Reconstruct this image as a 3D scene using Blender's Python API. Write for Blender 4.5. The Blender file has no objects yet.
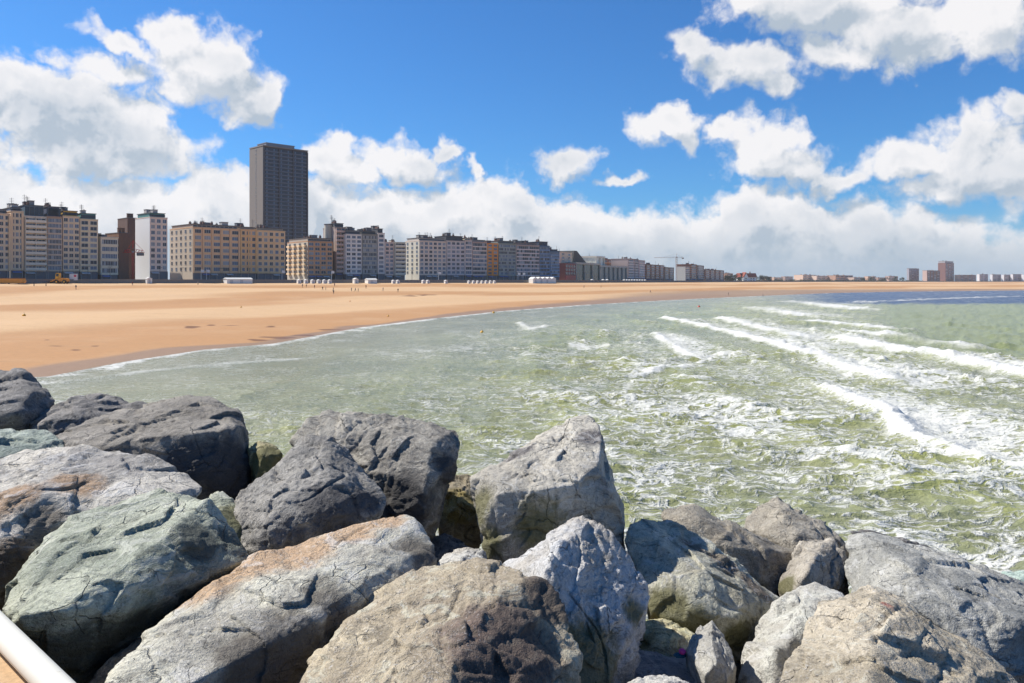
import bpy, bmesh, math, random
import numpy as np
from mathutils import Vector, Matrix

R = math.radians
F, CU, CV, EYE = 796.0, 512.0, 281.5, 8.0      # focal length in pixels, principal point, eye height over the water
scene = bpy.context.scene
col = scene.collection

def P(u, v, d):
    """picture measurement at a distance d -> world point"""
    return ((u-CU)/F*d, d, EYE-(v-CV)/F*d)

# ------------------------------------------------------------------ numpy noise
_rs = np.random.RandomState(7)
_perm = _rs.permutation(256); _perm = np.concatenate([_perm, _perm, _perm]).astype(np.int64)
_g = _rs.normal(size=(256, 3)); _g /= np.linalg.norm(_g, axis=1)[:, None]
def noise3(p):
    p = np.asarray(p, dtype=np.float64); i = np.floor(p).astype(np.int64); f = p-i; i &= 255
    w = f*f*f*(f*(f*6-15)+10); out = 0
    for dx in (0, 1):
        wx = w[:, 0] if dx else 1-w[:, 0]
        a = _perm[i[:, 0]+dx]
        for dy in (0, 1):
            wy = w[:, 1] if dy else 1-w[:, 1]
            b = _perm[a+i[:, 1]+dy]
            for dz in (0, 1):
                wz = w[:, 2] if dz else 1-w[:, 2]
                c = _perm[b+i[:, 2]+dz] & 255
                g = _g[c]
                out = out + wx*wy*wz*(g[:, 0]*(f[:, 0]-dx)+g[:, 1]*(f[:, 1]-dy)+g[:, 2]*(f[:, 2]-dz))
    return out*1.5
def fbm(p, octv=4, gain=.5, lac=2.1, ridged=False):
    p = np.asarray(p, dtype=np.float64); s = 0; a = 1; t = 0
    for k in range(octv):
        n = noise3(p+k*17.3)
        if ridged: n = 1-np.abs(n)*2.2
        s = s+a*n; t += a; a *= gain; p = p*lac
    return s/t
def sstep(a, b, x):
    t = np.clip((x-a)/(b-a), 0, 1); return t*t*(3-2*t)

# ------------------------------------------------------------------ objects, tags
def tag(o, label=None, cat=None, group=None, kind=None):
    if label: o['label'] = label
    if cat: o['category'] = cat
    if group: o['group'] = group
    if kind: o['kind'] = kind
    return o
def empty(name, loc=(0, 0, 0), rz=0.0):
    o = bpy.data.objects.new(name, None); col.objects.link(o)
    o.location = loc; o.rotation_euler = (0, 0, rz); o.empty_display_size = .3
    return o
def link(name, me, parent=None, loc=None, rz=None):
    o = bpy.data.objects.new(name, me); col.objects.link(o)
    if parent is not None: o.parent = parent
    if loc is not None: o.location = loc
    if rz is not None: o.rotation_euler = (0, 0, rz)
    return o
def copy_tree(o, parent=None):
    c = o.copy(); col.objects.link(c)
    if parent is not None: c.parent = parent
    for ch in o.children: copy_tree(ch, c)
    return c
def np_mesh(name, V, Fc, mats, smooth=True, attrs=None, midx=None):
    me = bpy.data.meshes.new(name); V = np.asarray(V, dtype=np.float32); Fc = np.asarray(Fc, dtype=np.int32); k = Fc.shape[1]
    me.vertices.add(len(V)); me.vertices.foreach_set('co', V.ravel())
    me.loops.add(Fc.size); me.loops.foreach_set('vertex_index', Fc.ravel())
    me.polygons.add(len(Fc)); me.polygons.foreach_set('loop_start', np.arange(0, Fc.size, k, dtype=np.int32))
    me.polygons.foreach_set('loop_total', np.full(len(Fc), k, dtype=np.int32))
    me.polygons.foreach_set('use_smooth', np.full(len(Fc), smooth))
    for m in mats: me.materials.append(m)
    me.update(calc_edges=True)
    for n, arr in (attrs or {}).items():
        a = me.attributes.new(n, 'FLOAT', 'POINT'); a.data.foreach_set('value', np.asarray(arr, dtype=np.float32))
    return me

class MB:
    """collects boxes, prisms and tubes for ONE mesh object"""
    def __init__(s): s.v = []; s.f = []; s.m = []
    def add(s, vs, fs, m=0):
        n = len(s.v); s.v += [tuple(x) for x in vs]; s.f += [tuple(i+n for i in f) for f in fs]; s.m += [m]*len(fs); return s
    def box(s, x0, x1, y0, y1, z0, z1, m=0):
        return s.add([(x0,y0,z0),(x1,y0,z0),(x1,y1,z0),(x0,y1,z0),(x0,y0,z1),(x1,y0,z1),(x1,y1,z1),(x0,y1,z1)],
              [(3,2,1,0),(4,5,6,7),(0,1,5,4),(1,2,6,5),(2,3,7,6),(3,0,4,7)], m)
    def prism(s, pts, a, b, axis=1, m=0):
        """pts: outline in the two other axes, extruded along axis from a to b"""
        def mk(p, t):
            return (t, p[0], p[1]) if axis == 0 else (p[0], t, p[1]) if axis == 1 else (p[0], p[1], t)
        n = len(pts)
        return s.add([mk(p, a) for p in pts]+[mk(p, b) for p in pts],
              [tuple(range(n)), tuple(range(2*n-1, n-1, -1))]+[(i, i+n, (i+1) % n+n, (i+1) % n) for i in range(n)], m)
    def tube(s, a, b, r0, r1=None, n=8, m=0):
        a = Vector(a); b = Vector(b); r1 = r0 if r1 is None else r1
        z = (b-a).normalized(); x = z.orthogonal().normalized(); y = z.cross(x)
        vs = [a+(x*math.cos(t)+y*math.sin(t))*r0 for t in [2*math.pi*i/n for i in range(n)]]
        vs += [b+(x*math.cos(t)+y*math.sin(t))*r1 for t in [2*math.pi*i/n for i in range(n)]]
        return s.add(vs, [tuple(range(n-1, -1, -1)), tuple(range(n, 2*n))]+[(i, (i+1) % n, (i+1) % n+n, i+n) for i in range(n)], m)
    def mesh(s, name, mats, smooth=False):
        me = bpy.data.meshes.new(name); me.from_pydata(s.v, [], s.f)
        for m in (mats if isinstance(mats, (list, tuple)) else [mats]): me.materials.append(m)
        me.polygons.foreach_set('material_index', s.m)
        if smooth: me.polygons.foreach_set('use_smooth', [True]*len(s.f))
        bm = bmesh.new(); bm.from_mesh(me); bmesh.ops.recalc_face_normals(bm, faces=bm.faces); bm.to_mesh(me); bm.free()
        return me
    def build(s, name, mats, parent=None, smooth=False, **k): return link(name, s.mesh(name, mats, smooth), parent, **k)

# ------------------------------------------------------------------ node helper
class NT:
    def __init__(s, tree): s.t = tree; s.n = tree.nodes; s.l = tree.links
    def node(s, typ, **kw):
        nd = s.n.new(typ)
        for k, v in kw.items(): setattr(nd, k, v)
        return nd
    def put(s, sock, val):
        if isinstance(val, bpy.types.NodeSocket): s.l.new(val, sock)
        elif val is not None: sock.default_value = val
    def math(s, op, a, b=None, c=None, clamp=False):
        nd = s.node('ShaderNodeMath', operation=op, use_clamp=clamp)
        for i, x in enumerate((a, b, c)): s.put(nd.inputs[i], x)
        return nd.outputs[0]
    def vmath(s, op, a, b=None, c=None, scale=None):
        nd = s.node('ShaderNodeVectorMath', operation=op)
        for i, x in enumerate((a, b, c)): s.put(nd.inputs[i], x)
        if scale is not None: s.put(nd.inputs['Scale'], scale)
        return nd.outputs[1] if op in ('LENGTH', 'DOT_PRODUCT', 'DISTANCE') else nd.outputs[0]
    def ramp(s, x, a, b, c=0.0, d=1.0, smooth=True):
        nd = s.node('ShaderNodeMapRange'); nd.interpolation_type = 'SMOOTHSTEP' if smooth else 'LINEAR'
        for i, v in enumerate((x, a, b, c, d)): s.put(nd.inputs[i], v)
        return nd.outputs[0]
    def noise(s, vec, scale, detail=4, rough=.5, dist=0, lac=2.0, out=0, typ='FBM'):
        nd = s.node('ShaderNodeTexNoise'); nd.noise_type = typ
        s.put(nd.inputs['Vector'], vec); s.put(nd.inputs['Scale'], scale); s.put(nd.inputs['Detail'], detail)
        s.put(nd.inputs['Roughness'], rough); s.put(nd.inputs['Distortion'], dist); s.put(nd.inputs['Lacunarity'], lac)
        return nd.outputs[out]
    def noise2(s, vec, scale, detail=4, rough=.5, out=0):
        r = s.noise(vec, scale, detail, rough, out=out); r.node.noise_dimensions = '2D'; return r
    def mix(s, f, a, b, typ='MIX'):
        nd = s.node('ShaderNodeMix', data_type='RGBA', blend_type=typ); s.put(nd.inputs[0], f)
        for i, x in ((6, a), (7, b)):
            if isinstance(x, (tuple, list)): x = (*x[:3], 1.0)
            s.put(nd.inputs[i], x)
        return nd.outputs[2]
    def attr(s, name): return s.node('ShaderNodeAttribute', attribute_name=name).outputs['Fac']
    def bump(s, h, strength, dist, normal=None):
        nd = s.node('ShaderNodeBump'); s.put(nd.inputs['Height'], h); nd.inputs['Strength'].default_value = strength
        nd.inputs['Distance'].default_value = dist
        if normal is not None: s.put(nd.inputs['Normal'], normal)
        return nd.outputs[0]
def newmat(name):
    m = bpy.data.materials.new(name); m.use_nodes = True; nt = NT(m.node_tree); b = nt.n['Principled BSDF']
    b.inputs['Roughness'].default_value = .8; b.inputs['Specular IOR Level'].default_value = .35
    return m, nt, b
_mc = {}
def plain(name, c, rough=.7, var=.12, scale=1.5, metal=0.0, spec=.35):
    """painted or built surface with uneven tone and faint vertical streaks"""
    key = (name, c)
    if key in _mc: return _mc[key]
    m, nt, b = newmat(name); geo = nt.node('ShaderNodeNewGeometry').outputs['Position']
    n1 = nt.noise(geo, scale, 4, .6)
    st = nt.noise(nt.vmath('MULTIPLY', geo, (2.0, 2.0, .15)), .8, 3, .6)
    f = nt.math('MULTIPLY_ADD', nt.math('ADD', n1, st), var, 1-var)
    nt.put(b.inputs['Base Color'], nt.mix(1.0, c, f, 'MULTIPLY'))
    b.inputs['Roughness'].default_value = rough; b.inputs['Metallic'].default_value = metal; b.inputs['Specular IOR Level'].default_value = spec
    _mc[key] = m; return m
def glassy(name, c, rough=.12):
    if (name, c) in _mc: return _mc[(name, c)]
    m, nt, b = newmat(name); geo = nt.node('ShaderNodeNewGeometry').outputs['Position']
    n1 = nt.noise(geo, .35, 2, .5)
    nt.put(b.inputs['Base Color'], nt.mix(n1, tuple(x*.45 for x in c), tuple(min(1, x*1.6) for x in c)))
    b.inputs['Roughness'].default_value = rough; b.inputs['Specular IOR Level'].default_value = .32
    _mc[(name, c)] = m; return m
# ------------------------------------------------------------------ camera, sun
cam = bpy.data.cameras.new('camera'); camo = bpy.data.objects.new('camera', cam); col.objects.link(camo); scene.camera = camo
camo.location = (0, 0, EYE); camo.rotation_euler = (R(90), 0, 0)
cam.sensor_width = 36; cam.lens = 36*F/1024; cam.shift_y = (CV-341.5)/1024; cam.clip_start = .1; cam.clip_end = 20000
SUN_EL, SX, SY = R(45), -.94, .36
sd = Vector((SX, SY, 0)).normalized()*math.cos(SUN_EL); sd.z = math.sin(SUN_EL)
sun = bpy.data.lights.new('sun', 'SUN'); sun.energy = 5.0; sun.angle = R(.53); sun.color = (1, .95, .87)
so = bpy.data.objects.new('sun', sun); col.objects.link(so); so.rotation_euler = sd.to_track_quat('Z', 'Y').to_euler()
so.location = (-60, 20, 120)
scene.view_settings.view_transform = 'Standard'; scene.view_settings.look = 'None'
scene.view_settings.exposure = 0.4; scene.view_settings.gamma = 1.0; scene.view_settings.use_curve_mapping = False
scene.cycles.use_denoising = True
scene.cycles.max_bounces = 6; scene.cycles.diffuse_bounces = 3; scene.cycles.glossy_bounces = 3; scene.cycles.volume_bounces = 1
scene.cycles.caustics_reflective = False; scene.cycles.caustics_refractive = False

# ------------------------------------------------------------------ sky with clouds, all by direction
SKYS = .085/1.32
w = bpy.data.worlds.new('World'); scene.world = w; w.use_nodes = True
nt = NT(w.node_tree); nt.n.clear()
outw = nt.node('ShaderNodeOutputWorld'); bg = nt.node('ShaderNodeBackground'); bg.inputs['Strength'].default_value = SKYS
sky = nt.node('ShaderNodeTexSky', sky_type='NISHITA'); sky.sun_disc = False
sky.sun_elevation = SUN_EL; sky.sun_rotation = math.atan2(SX, SY); sky.air_density = 1.0; sky.dust_density = .4; sky.ozone_density = 2.5
D = nt.node('ShaderNodeTexCoord').outputs['Generated']
sep = nt.node('ShaderNodeSeparateXYZ'); nt.l.new(D, sep.inputs[0])
az = nt.math('ARCTAN2', sep.outputs[0], sep.outputs[1])
hl = nt.math('SQRT', nt.math('ADD', nt.math('MULTIPLY', sep.outputs[0], sep.outputs[0]), nt.math('MULTIPLY', sep.outputs[1], sep.outputs[1])))
te = nt.math('ARCTAN2', sep.outputs[2], hl)
cmb = nt.node('ShaderNodeCombineXYZ'); nt.l.new(az, cmb.inputs[0]); nt.l.new(te, cmb.inputs[1])
Q = cmb.outputs[0]                    # (azimuth, elevation) in radians
def AE(u, v):
    x = (u-CU)/F; a = math.atan(x); return a, math.atan((CV-v)/F*math.cos(a))
BL = [ # u, v, ru, rv, tilt, weight : the cumulus seen over the town
 (50,112,80,42,0,1.15),(20,90,45,30,0,1.1),(125,128,55,38,0,1.1),(85,150,110,32,0,1),(-60,110,80,60,0,1),
 (105,68,60,13,-.1,.75),(70,95,60,22,0,.8),
 (172,38,26,22,0,1.1),(205,66,48,34,-.35,1.2),(243,95,36,30,-.4,1.15),(125,46,40,10,-.5,.85),(262,118,20,10,0,.7),
 (330,160,32,20,0,1.05),(352,170,30,18,0,.95),(385,160,26,16,0,.95),(412,168,36,13,0,.9),(441,151,16,9,0,1.0),(470,168,7,8,0,.7),
 (560,164,28,14,0,1.0),(625,176,20,6,.1,.85),
 (672,128,32,18,0,1.1),(722,131,20,10,0,.9),(762,140,34,24,0,1.15),(778,165,46,19,-.15,1.1),(828,178,26,13,0,.85),
 (975,148,60,30,0,1.2),(915,158,62,15,.05,1.1),(1010,165,60,38,0,1.2),(960,182,60,20,0,1.05),
 (1015,105,20,14,0,.95),(825,5,90,26,-.1,1.1),(905,28,60,36,0,1.05),(765,-5,40,20,0,1),(840,48,50,18,-.3,.9),(985,18,70,36,0,1.1),(700,45,22,14,-.5,.9),(745,65,52,18,-.15,.95),(775,78,20,15,0,.85),
 (-160,60,90,60,0,1),(1180,100,100,60,0,1.1),(1300,-60,120,70,0,1.1),(300,-160,190,60,0,1.1),(750,-220,200,60,0,1.1)]
BANK = [(-500,150),(-200,170),(0,165),(100,178),(165,176),(195,163),(225,160),(250,172),(285,212),(300,176),(330,182),(352,186),(378,178),(410,190),(440,184),(466,178),(492,170),(512,180),(540,196),(580,199),(602,206),(640,218),(668,212),(700,206),(720,198),(745,186),(765,185),(784,190),(801,183),(822,190),(845,203),(870,201),(892,210),(930,211),(960,220),(990,228),(1030,234),(1200,200),(1500,150)]
g = bpy.data.node_groups.new('cloud_field', 'ShaderNodeTree')
g.interface.new_socket('Vector', in_out='INPUT', socket_type='NodeSocketVector')
g.interface.new_socket('Density', in_out='OUTPUT', socket_type='NodeSocketFloat')
gt = NT(g); gi = gt.node('NodeGroupInput'); go = gt.node('NodeGroupOutput'); p = gi.outputs[0]
# turbulent warp so that no ellipse keeps its outline
wn = gt.noise2(p, 16, 4, .55, out=1)
p2 = gt.vmath('MULTIPLY_ADD', gt.vmath('SUBTRACT', wn, (.5, .5, .5)), (.075, .055, 0), p)
acc = None; cnt = 0
for (u, v, ru, rv, t, wt) in BL:
    cnt += 1
    if cnt % 6 == 0: p2 = gt.vmath('MULTIPLY_ADD', acc, (1e-9, 1e-9, 1e-9), p2)      # keeps the shader's working set small
    a, e = AE(u, v); sx = math.cos(a)**2/F
    ra, re = ru*sx*1.12, rv*abs(math.cos(a))/F*1.12
    if abs(t) > .01:
        mp = gt.node('ShaderNodeMapping', vector_type='TEXTURE'); mp.inputs['Location'].default_value = (a, e, 0)
        mp.inputs['Rotation'].default_value = (0, 0, t); mp.inputs['Scale'].default_value = (ra, re, 1); gt.l.new(p2, mp.inputs[0]); q = mp.outputs[0]
    else:
        q = gt.vmath('MULTIPLY_ADD', p2, (1/ra, 1/re, 0), (-a/ra, -e/re, 0))
    L = gt.math('MULTIPLY_ADD', gt.vmath('LENGTH', q), -wt, wt)       # w(1-r)
    acc = L if acc is None else gt.math('SMOOTH_MAX', acc, L, .12)
# the long bank low over the town: its upper edge by azimuth
fc = gt.node('ShaderNodeFloatCurve'); cv = fc.mapping.curves[0]
sp = gt.node('ShaderNodeSeparateXYZ'); gt.l.new(p2, sp.inputs[0])
A0, A1, E1 = -1.0, 1.0, .30
pts_ = []
for (u, v) in BANK:
    a, e = AE(u, v); pts_.append(((a-A0)/(A1-A0), e/E1))
cv.points[0].location = (0, pts_[0][1]); cv.points[1].location = (1, pts_[-1][1])
for x_, y_ in pts_: cv.points.new(x_, y_)
fc.mapping.update()
gt.l.new(gt.math('MULTIPLY_ADD', sp.outputs[0], 1/(A1-A0), -A0/(A1-A0)), fc.inputs['Value'])
topb = gt.math('MULTIPLY', fc.outputs[0], E1)
bank = gt.math('MULTIPLY', gt.math('SUBTRACT', topb, sp.outputs[1]), F/30.0)
bank = gt.math('MINIMUM', gt.math('MAXIMUM', bank, -2.0), 1.05)
acc = gt.math('SMOOTH_MAX', acc, bank, .12)
# billows at three scales
vo = gt.node('ShaderNodeTexVoronoi', feature='F1', voronoi_dimensions='2D'); gt.l.new(p2, vo.inputs['Vector']); vo.inputs['Scale'].default_value = 26
vo.inputs['Detail'].default_value = 2.0; vo.inputs['Roughness'].default_value = .55; vo.inputs['Lacunarity'].default_value = 2.3; 
vo.normalize = True
fb = gt.noise2(p, 30, 8, .58)
b1 = gt.math('MULTIPLY_ADD', gt.math('POWER', vo.outputs['Distance'], 1.6), -1.2, .33)
b2 = gt.math('MULTIPLY_ADD', fb, 1.15, -.575)
d = gt.math('ADD', acc, gt.math('ADD', b1, b2))
gt.l.new(d, go.inputs[0])
def cloud(vec):
    n = nt.node('ShaderNodeGroup'); n.node_tree = g; nt.l.new(vec, n.inputs[0]); return n.outputs[0]
d0 = cloud(Q); d1 = cloud(nt.vmath('ADD', Q, (-.014, .026, 0))); 
cover = nt.ramp(d0, -.16, .52)
# lit where there is less cloud towards the sun; thick cores and flat bases are greyer
lit = nt.math('SUBTRACT', d0, d1)
lit = nt.ramp(lit, -.66, .50)
core = nt.ramp(d0, .45, 1.35)
lit2 = nt.math('SUBTRACT', lit, nt.math('MULTIPLY', core, .36))
big = nt.noise2(Q, 9, 4, .5)
lit2 = nt.math('ADD', lit2, nt.math('MULTIPLY_ADD', big, 1.6, -.76), clamp=True)
ccol = nt.mix(lit2, (.47/.085, .545/.085, .63/.085), (.95/.085, .935/.085, .94/.085))
# low cloud fades into the distance
far = nt.ramp(te, .0, .075, .85, 0.0)
ccol = nt.mix(far, ccol, (.30/.085, .43/.085, .54/.085))
skyc = nt.mix(1.0, sky.outputs[0], (.42, .98, 1.58), 'MULTIPLY')
skyc = nt.mix(nt.ramp(te, .0, .10, .75, 0.0), skyc, (.36/.085, .54/.085, .70/.085))
fin = nt.mix(nt.math('MULTIPLY', cover, .97), skyc, ccol)
fin = nt.mix(nt.ramp(te, .42, .85, 0, .55), fin, (.015/.085, .05/.085, .14/.085))      # unseen sky overhead darkened to deep blue, weakening the ambient light
nt.l.new(fin, bg.inputs[0]); nt.l.new(bg.outputs[0], outw.inputs[0])
w.cycles.sampling_method = 'NONE'
# ------------------------------------------------------------------ plan of the bay: shoreline and promenade
def on_water(u, v): Y = EYE*F/(v-CV); return ((u-CU)/F*Y, Y)
SH = [on_water(*q) for q in [(45,376),(120,361.5),(200,349.5),(270,343.5),(300,338),(360,327),(430,318.5),(500,311),(580,305),(640,301.5),(700,298.5),(760,295.8),(830,293),(900,291.6),(1024,290.4)]]
x0, y0 = SH[0]
SH = [(x0-150, y0-50), (x0-60, y0-24), (x0-20, y0-9)]+SH+[(900, 830), (2000, 1100), (6000, 1500)]
FU = [-260, -60, 0, 100, 193, 285, 405, 480, 560, 640, 700, 760, 860, 1024]
FY = [250, 310, 335, 362, 395, 430, 475, 510, 560, 720, 930, 1300, 1800, 2300]
def front_y(u): return float(np.interp(u, FU, FY))
def front(u, dy=0.0): Y = front_y(u)+dy; return Vector(((u-CU)/F*Y, Y))
PR = [front(u) for u in FU]
PR = [(q.x+18, q.y-18) for q in PR]                      # the sea wall stands seaward of the facades
PR = [(PR[0][0]-400, PR[0][1]-250)]+PR+[(2600, 2650), (4200, 2850)]
def sdist(X, Y, pl):
    """signed distance to a polyline, positive on its left (landward) side"""
    best = np.full(X.shape, 1e12); sg = np.ones(X.shape)
    for (ax, ay), (bx, by) in zip(pl[:-1], pl[1:]):
        dx, dy = bx-ax, by-ay; L2 = dx*dx+dy*dy
        t = np.clip(((X-ax)*dx+(Y-ay)*dy)/L2, 0, 1); ex = X-ax-t*dx; ey = Y-ay-t*dy; d2 = ex*ex+ey*ey
        s = np.where(dx*(Y-ay)-dy*(X-ax) >= 0, 1., -1.); m = d2 < best; best = np.where(m, d2, best); sg = np.where(m, s, sg)
    return np.sqrt(best)*sg
BACK = 7.3
def terrain_h(X, Y, full=False):
    a = sdist(X, Y, SH); b = -sdist(X, Y, PR)
    t = np.clip(a/np.maximum(a+np.maximum(b, 0), 1e-3), 0, 1)
    h = np.where(a > 0, BACK*(t*.75+.25*t*t), np.maximum(a*.05, -3.0))
    pp = np.stack([X*.02, Y*.02, X*0], 1)
    h = h+np.where(a > 6, .10*fbm(pp*3, 3)*sstep(6, 30, a), 0)
    # low sand bars running along the shore
    h = h+.16*np.sin(a*.16+2.5*noise3(pp*.6))*sstep(10, 40, a)*sstep(0, 40, b)
    h = np.where(b <= 0, BACK, h)
    far = sstep(2500, 4500, Y)*0
    h = h+far
    return (h, a, b, t) if full else h
def ground_z(x, y): return float(terrain_h(np.array([x]), np.array([y]))[0])
def beach_point(u, v):
    Y = np.linspace(60, 1500, 6000); X = (u-CU)/F*Y
    h = terrain_h(X, Y); vv = CV+(EYE-h)/Y*F
    k = np.where(vv <= v)[0]; k = k[0] if len(k) else len(Y)-1
    return (float(X[k]), float(Y[k]), float(h[k]))
def breakwater_drop(X, Y):
    return X*0

# terrain: one sheet to the horizon
def polar(az, rr):
    A, Rr = np.meshgrid(az, rr); X = (np.sin(A)*Rr).ravel(); Y = (np.cos(A)*Rr).ravel(); n = len(az); m = len(rr)
    i = (np.arange(m-1)[:, None]*n+np.arange(n-1)[None, :]).ravel()
    return X, Y, np.stack([i, i+1, i+n+1, i+n], 1)
azt = np.concatenate([np.radians(np.linspace(-100, -37, 60)), np.radians(np.linspace(-36.8, 36.8, 640)), np.radians(np.linspace(37, 100, 50))])
rrt = np.concatenate([np.geomspace(14, 60, 30)[:-1], np.geomspace(60, 900, 420)[:-1], np.geomspace(900, 5000, 70)])
X, Y, Fc = polar(azt, rrt)
H, a, b, t = terrain_h(X, Y, True)
m, nt, bs = newmat('sand')
geo = nt.node('ShaderNodeNewGeometry').outputs['Position']
sh = nt.attr('shore'); bd = nt.attr('band'); wet = nt.attr('wet')
n1 = nt.noise(geo, .05, 5, .6); n2 = nt.noise(geo, 1.2, 5, .7); n3 = nt.noise(geo, 9, 3, .6)
c = nt.mix(nt.ramp(nt.math('MULTIPLY_ADD', n1, .5, nt.math('SUBTRACT', bd, .25)), .35, .75), (.58, .38, .21), (.45, .245, .112))
c = nt.mix(nt.ramp(n1, .45, .75, 0, .35), c, (.585, .40, .24))
c = nt.mix(nt.math('MULTIPLY', wet, .8), c, (.27, .17, .10))
c = nt.mix(nt.ramp(nt.attr('weed'), .0, 1.0), c, (.19, .095, .05))
tr = nt.noise(nt.vmath('MULTIPLY', geo, (.045, .55, 1)), 1.0, 4, .7); n4 = nt.noise(geo, 2.6, 2, .5)
c = nt.mix(nt.ramp(tr, .54, .70, 0, .45), c, (.40, .24, .12))
c = nt.mix(nt.ramp(n4, .62, .72, 0, .5), c, (.30, .19, .11))
f = nt.math('ADD', nt.math('MULTIPLY_ADD', n2, .30, .76), nt.math('MULTIPLY', n3, .18))
nt.put(bs.inputs['Base Color'], nt.mix(1.0, c, f, 'MULTIPLY'))
nt.put(bs.inputs['Roughness'], nt.math('MULTIPLY_ADD', wet, -.45, .92)); bs.inputs['Specular IOR Level'].default_value = .25
nt.put(bs.inputs['Normal'], nt.bump(nt.math('ADD', n2, nt.math('MULTIPLY', n3, .4)), .6, .12))
pp = np.stack([X*.01, Y*.01, X*0], 1)
band = .5+.5*np.sin(t*17+1.6*noise3(pp*.8)*2+1.2)*.8+.25*noise3(np.stack([a*.06, X*.004, X*0], 1))
edge = 3+8*sstep(150, 300, Y)+38*sstep(250, 480, Y)
wetv = (1-sstep(edge*.6, edge*1.3, a+3*noise3(pp*6)))
weed = np.zeros(X.shape)
for (u, v, lu, lv) in [(193,327,9,1.3),(210,325,5,.8),(272,326.5,6,.8),(235,325.5,12,.4),(283,337.6,18,1.3),(262,340.4,14,1.2),(330,329.5,14,.9),(300,335.3,16,.8),(55,346,10,.6),(75,350,5,.8),(47,340,3,.5),(95,346,3,.5),(410,296,10,.5),(425,295,12,.5)]:
    vv = CV+(EYE-H)/np.maximum(Y, 1)*F; uu = CU+X/np.maximum(Y, 1)*F
    r = np.sqrt(((uu-u)/lu)**2+((vv-v)/lv)**2)
    weed = np.maximum(weed, sstep(1.25, .5, r+1.0*noise3(np.stack([X*.35, Y*.35, X*0], 1))))
terrain = link('beach', np_mesh('beach', np.stack([X, Y, H], 1), Fc, [m], True, dict(shore=a, band=band, wet=wetv, weed=weed)))
tag(terrain, 'wide orange sand beach curving round the bay', kind='structure')

# ------------------------------------------------------------------ sea
def wl(pts): return [on_water(*q) for q in pts]
BREAK = [ # polyline, half width m, height m, strength
 (wl([(665,319),(700,326),(740,335),(775,344),(800,352),(830,362),(860,374),(892,382)]), 1.0, .40, 1.0),
 (wl([(722,319),(753,327),(784,334),(800,338)]), 1.6, .40, .95),
 (wl([(753,308),(781,312),(800,316)]), 3.0, .4, .9),
 (wl([(790,302),(830,306),(860,310)]), 4.0, .4, .9),
 (wl([(812,322),(841,325),(869,328),(910,332)]), 1.7, .5, 1.0),
 (wl([(855,333),(897,338),(925,343),(975,350)]), 1.5, .5, .9),
 (wl([(841,340),(869,346),(900,352),(939,357),(974,365),(1002,372),(1024,377),(1100,392),(1200,420)]), 1.3, .7, 1.1),
 (wl([(826,392),(848,399),(876,407),(891,417),(899,431),(918,442),(953,452),(985,465)]), .48, .35, 1.05),
 (wl([(890,412),(905,425),(912,436)]), .8, .25, 1.1),
 (wl([(520,323),(530,331),(550,326)]), .7, .15, .75),
 (wl([(655,334),(671,345),(692,357)]), .7, .25, .9),
 (wl([(640,378),(664,371),(700,366)]), .45, .2, .85),
 (wl([(570,345),(575,348)]), .6, .1, .8),
 (wl([(60,383),(140,372),(230,364),(290,360)]), .5, .12, .62),
 (wl([(820,463),(850,461),(892,467)]), .22, .22, .7),
 (wl([(860,303),(900,302),(960,299),(1024,297)]), 3, .6, .5),
]
vr = np.concatenate([np.array([1000, 900, 820, 740, 680]), np.arange(640, 300, -.75), np.arange(300, 284, -.28), np.array([283.7, 283.4, 283.1])])
rr = EYE*F/(vr-CV)
azs = np.concatenate([np.radians(np.linspace(-90, -36, 40)), np.radians(np.linspace(-35.8, 35.8, 1000)), np.radians(np.linspace(36, 90, 60))])
X, Y, Fc = polar(azs, rr)
a = -sdist(X, Y, SH)                                     # distance off the shore
uu = CU+X/np.maximum(Y, .5)*F; vv = CV+EYE/np.maximum(Y, .5)*F
off = sstep(2, 45, a)
wx = X+2.2*noise3(np.stack([X*.05, Y*.05, X*0+3], 1))*2
ph = wx*2*np.pi/11.0+.9*noise3(np.stack([X*.03, Y*.012, X*0], 1))*3
sw = (np.exp(2.2*(np.sin(ph)-1)))                        # peaked crests along the bay
chop = fbm(np.stack([X*.42, Y*.75, X*0+9], 1), 4, .52)
chop2 = fbm(np.stack([X*.13+Y*.05, Y*.22, X*0+5], 1), 3, .5)
fadeN = 1-.55*sstep(120, 500, Y)
rdg = np.clip(1-np.abs(noise3(np.stack([X*.10+.5*noise3(np.stack([X*.1, Y*.1, X*0], 1)), Y*.26, X*0+21], 1)))*2.4, 0, 1)**3
rdg2 = np.clip(1-np.abs(noise3(np.stack([X*.33, Y*.8, X*0+31], 1)))*2.2, 0, 1)**2
Z = off*(.24*sw+.26*chop+.22*chop2+.42*rdg*sstep(-.2, .35, noise3(np.stack([X*.05, Y*.08, X*0+33], 1)))+.16*rdg2)*fadeN*(.78+.22*sstep(350, 620, uu))
foam = np.zeros(X.shape); solid = np.zeros(X.shape)
nz = noise3(np.stack([X*.35, Y*.25, X*0], 1)); nz2 = noise3(np.stack([X*1.1, Y*.8, X*0], 1))
nz3 = noise3(np.stack([X*.12, Y*.07, X*0+8], 1))
for pl, hw, hh, st in BREAK:
    s = sdist(X, Y, pl); dd = np.abs(s+hw*.9*nz+hw*.35*nz2)
    st_ = st*(1-.55*sstep(.1, .6, np.abs(nz3)))
    k = sstep(2.4, .2, dd/hw)*st_
    solid = np.maximum(solid, k)
    trail = sstep(9*hw, 0, np.maximum(s, 0)+np.maximum(-s*5, 0))*st*.24   # spent foam left behind the crest
    foam = np.maximum(foam, trail)
    Z = Z+hh*np.exp(-(s/(hw*1.3))**2)*(1 if hw > .4 else .8)
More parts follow.
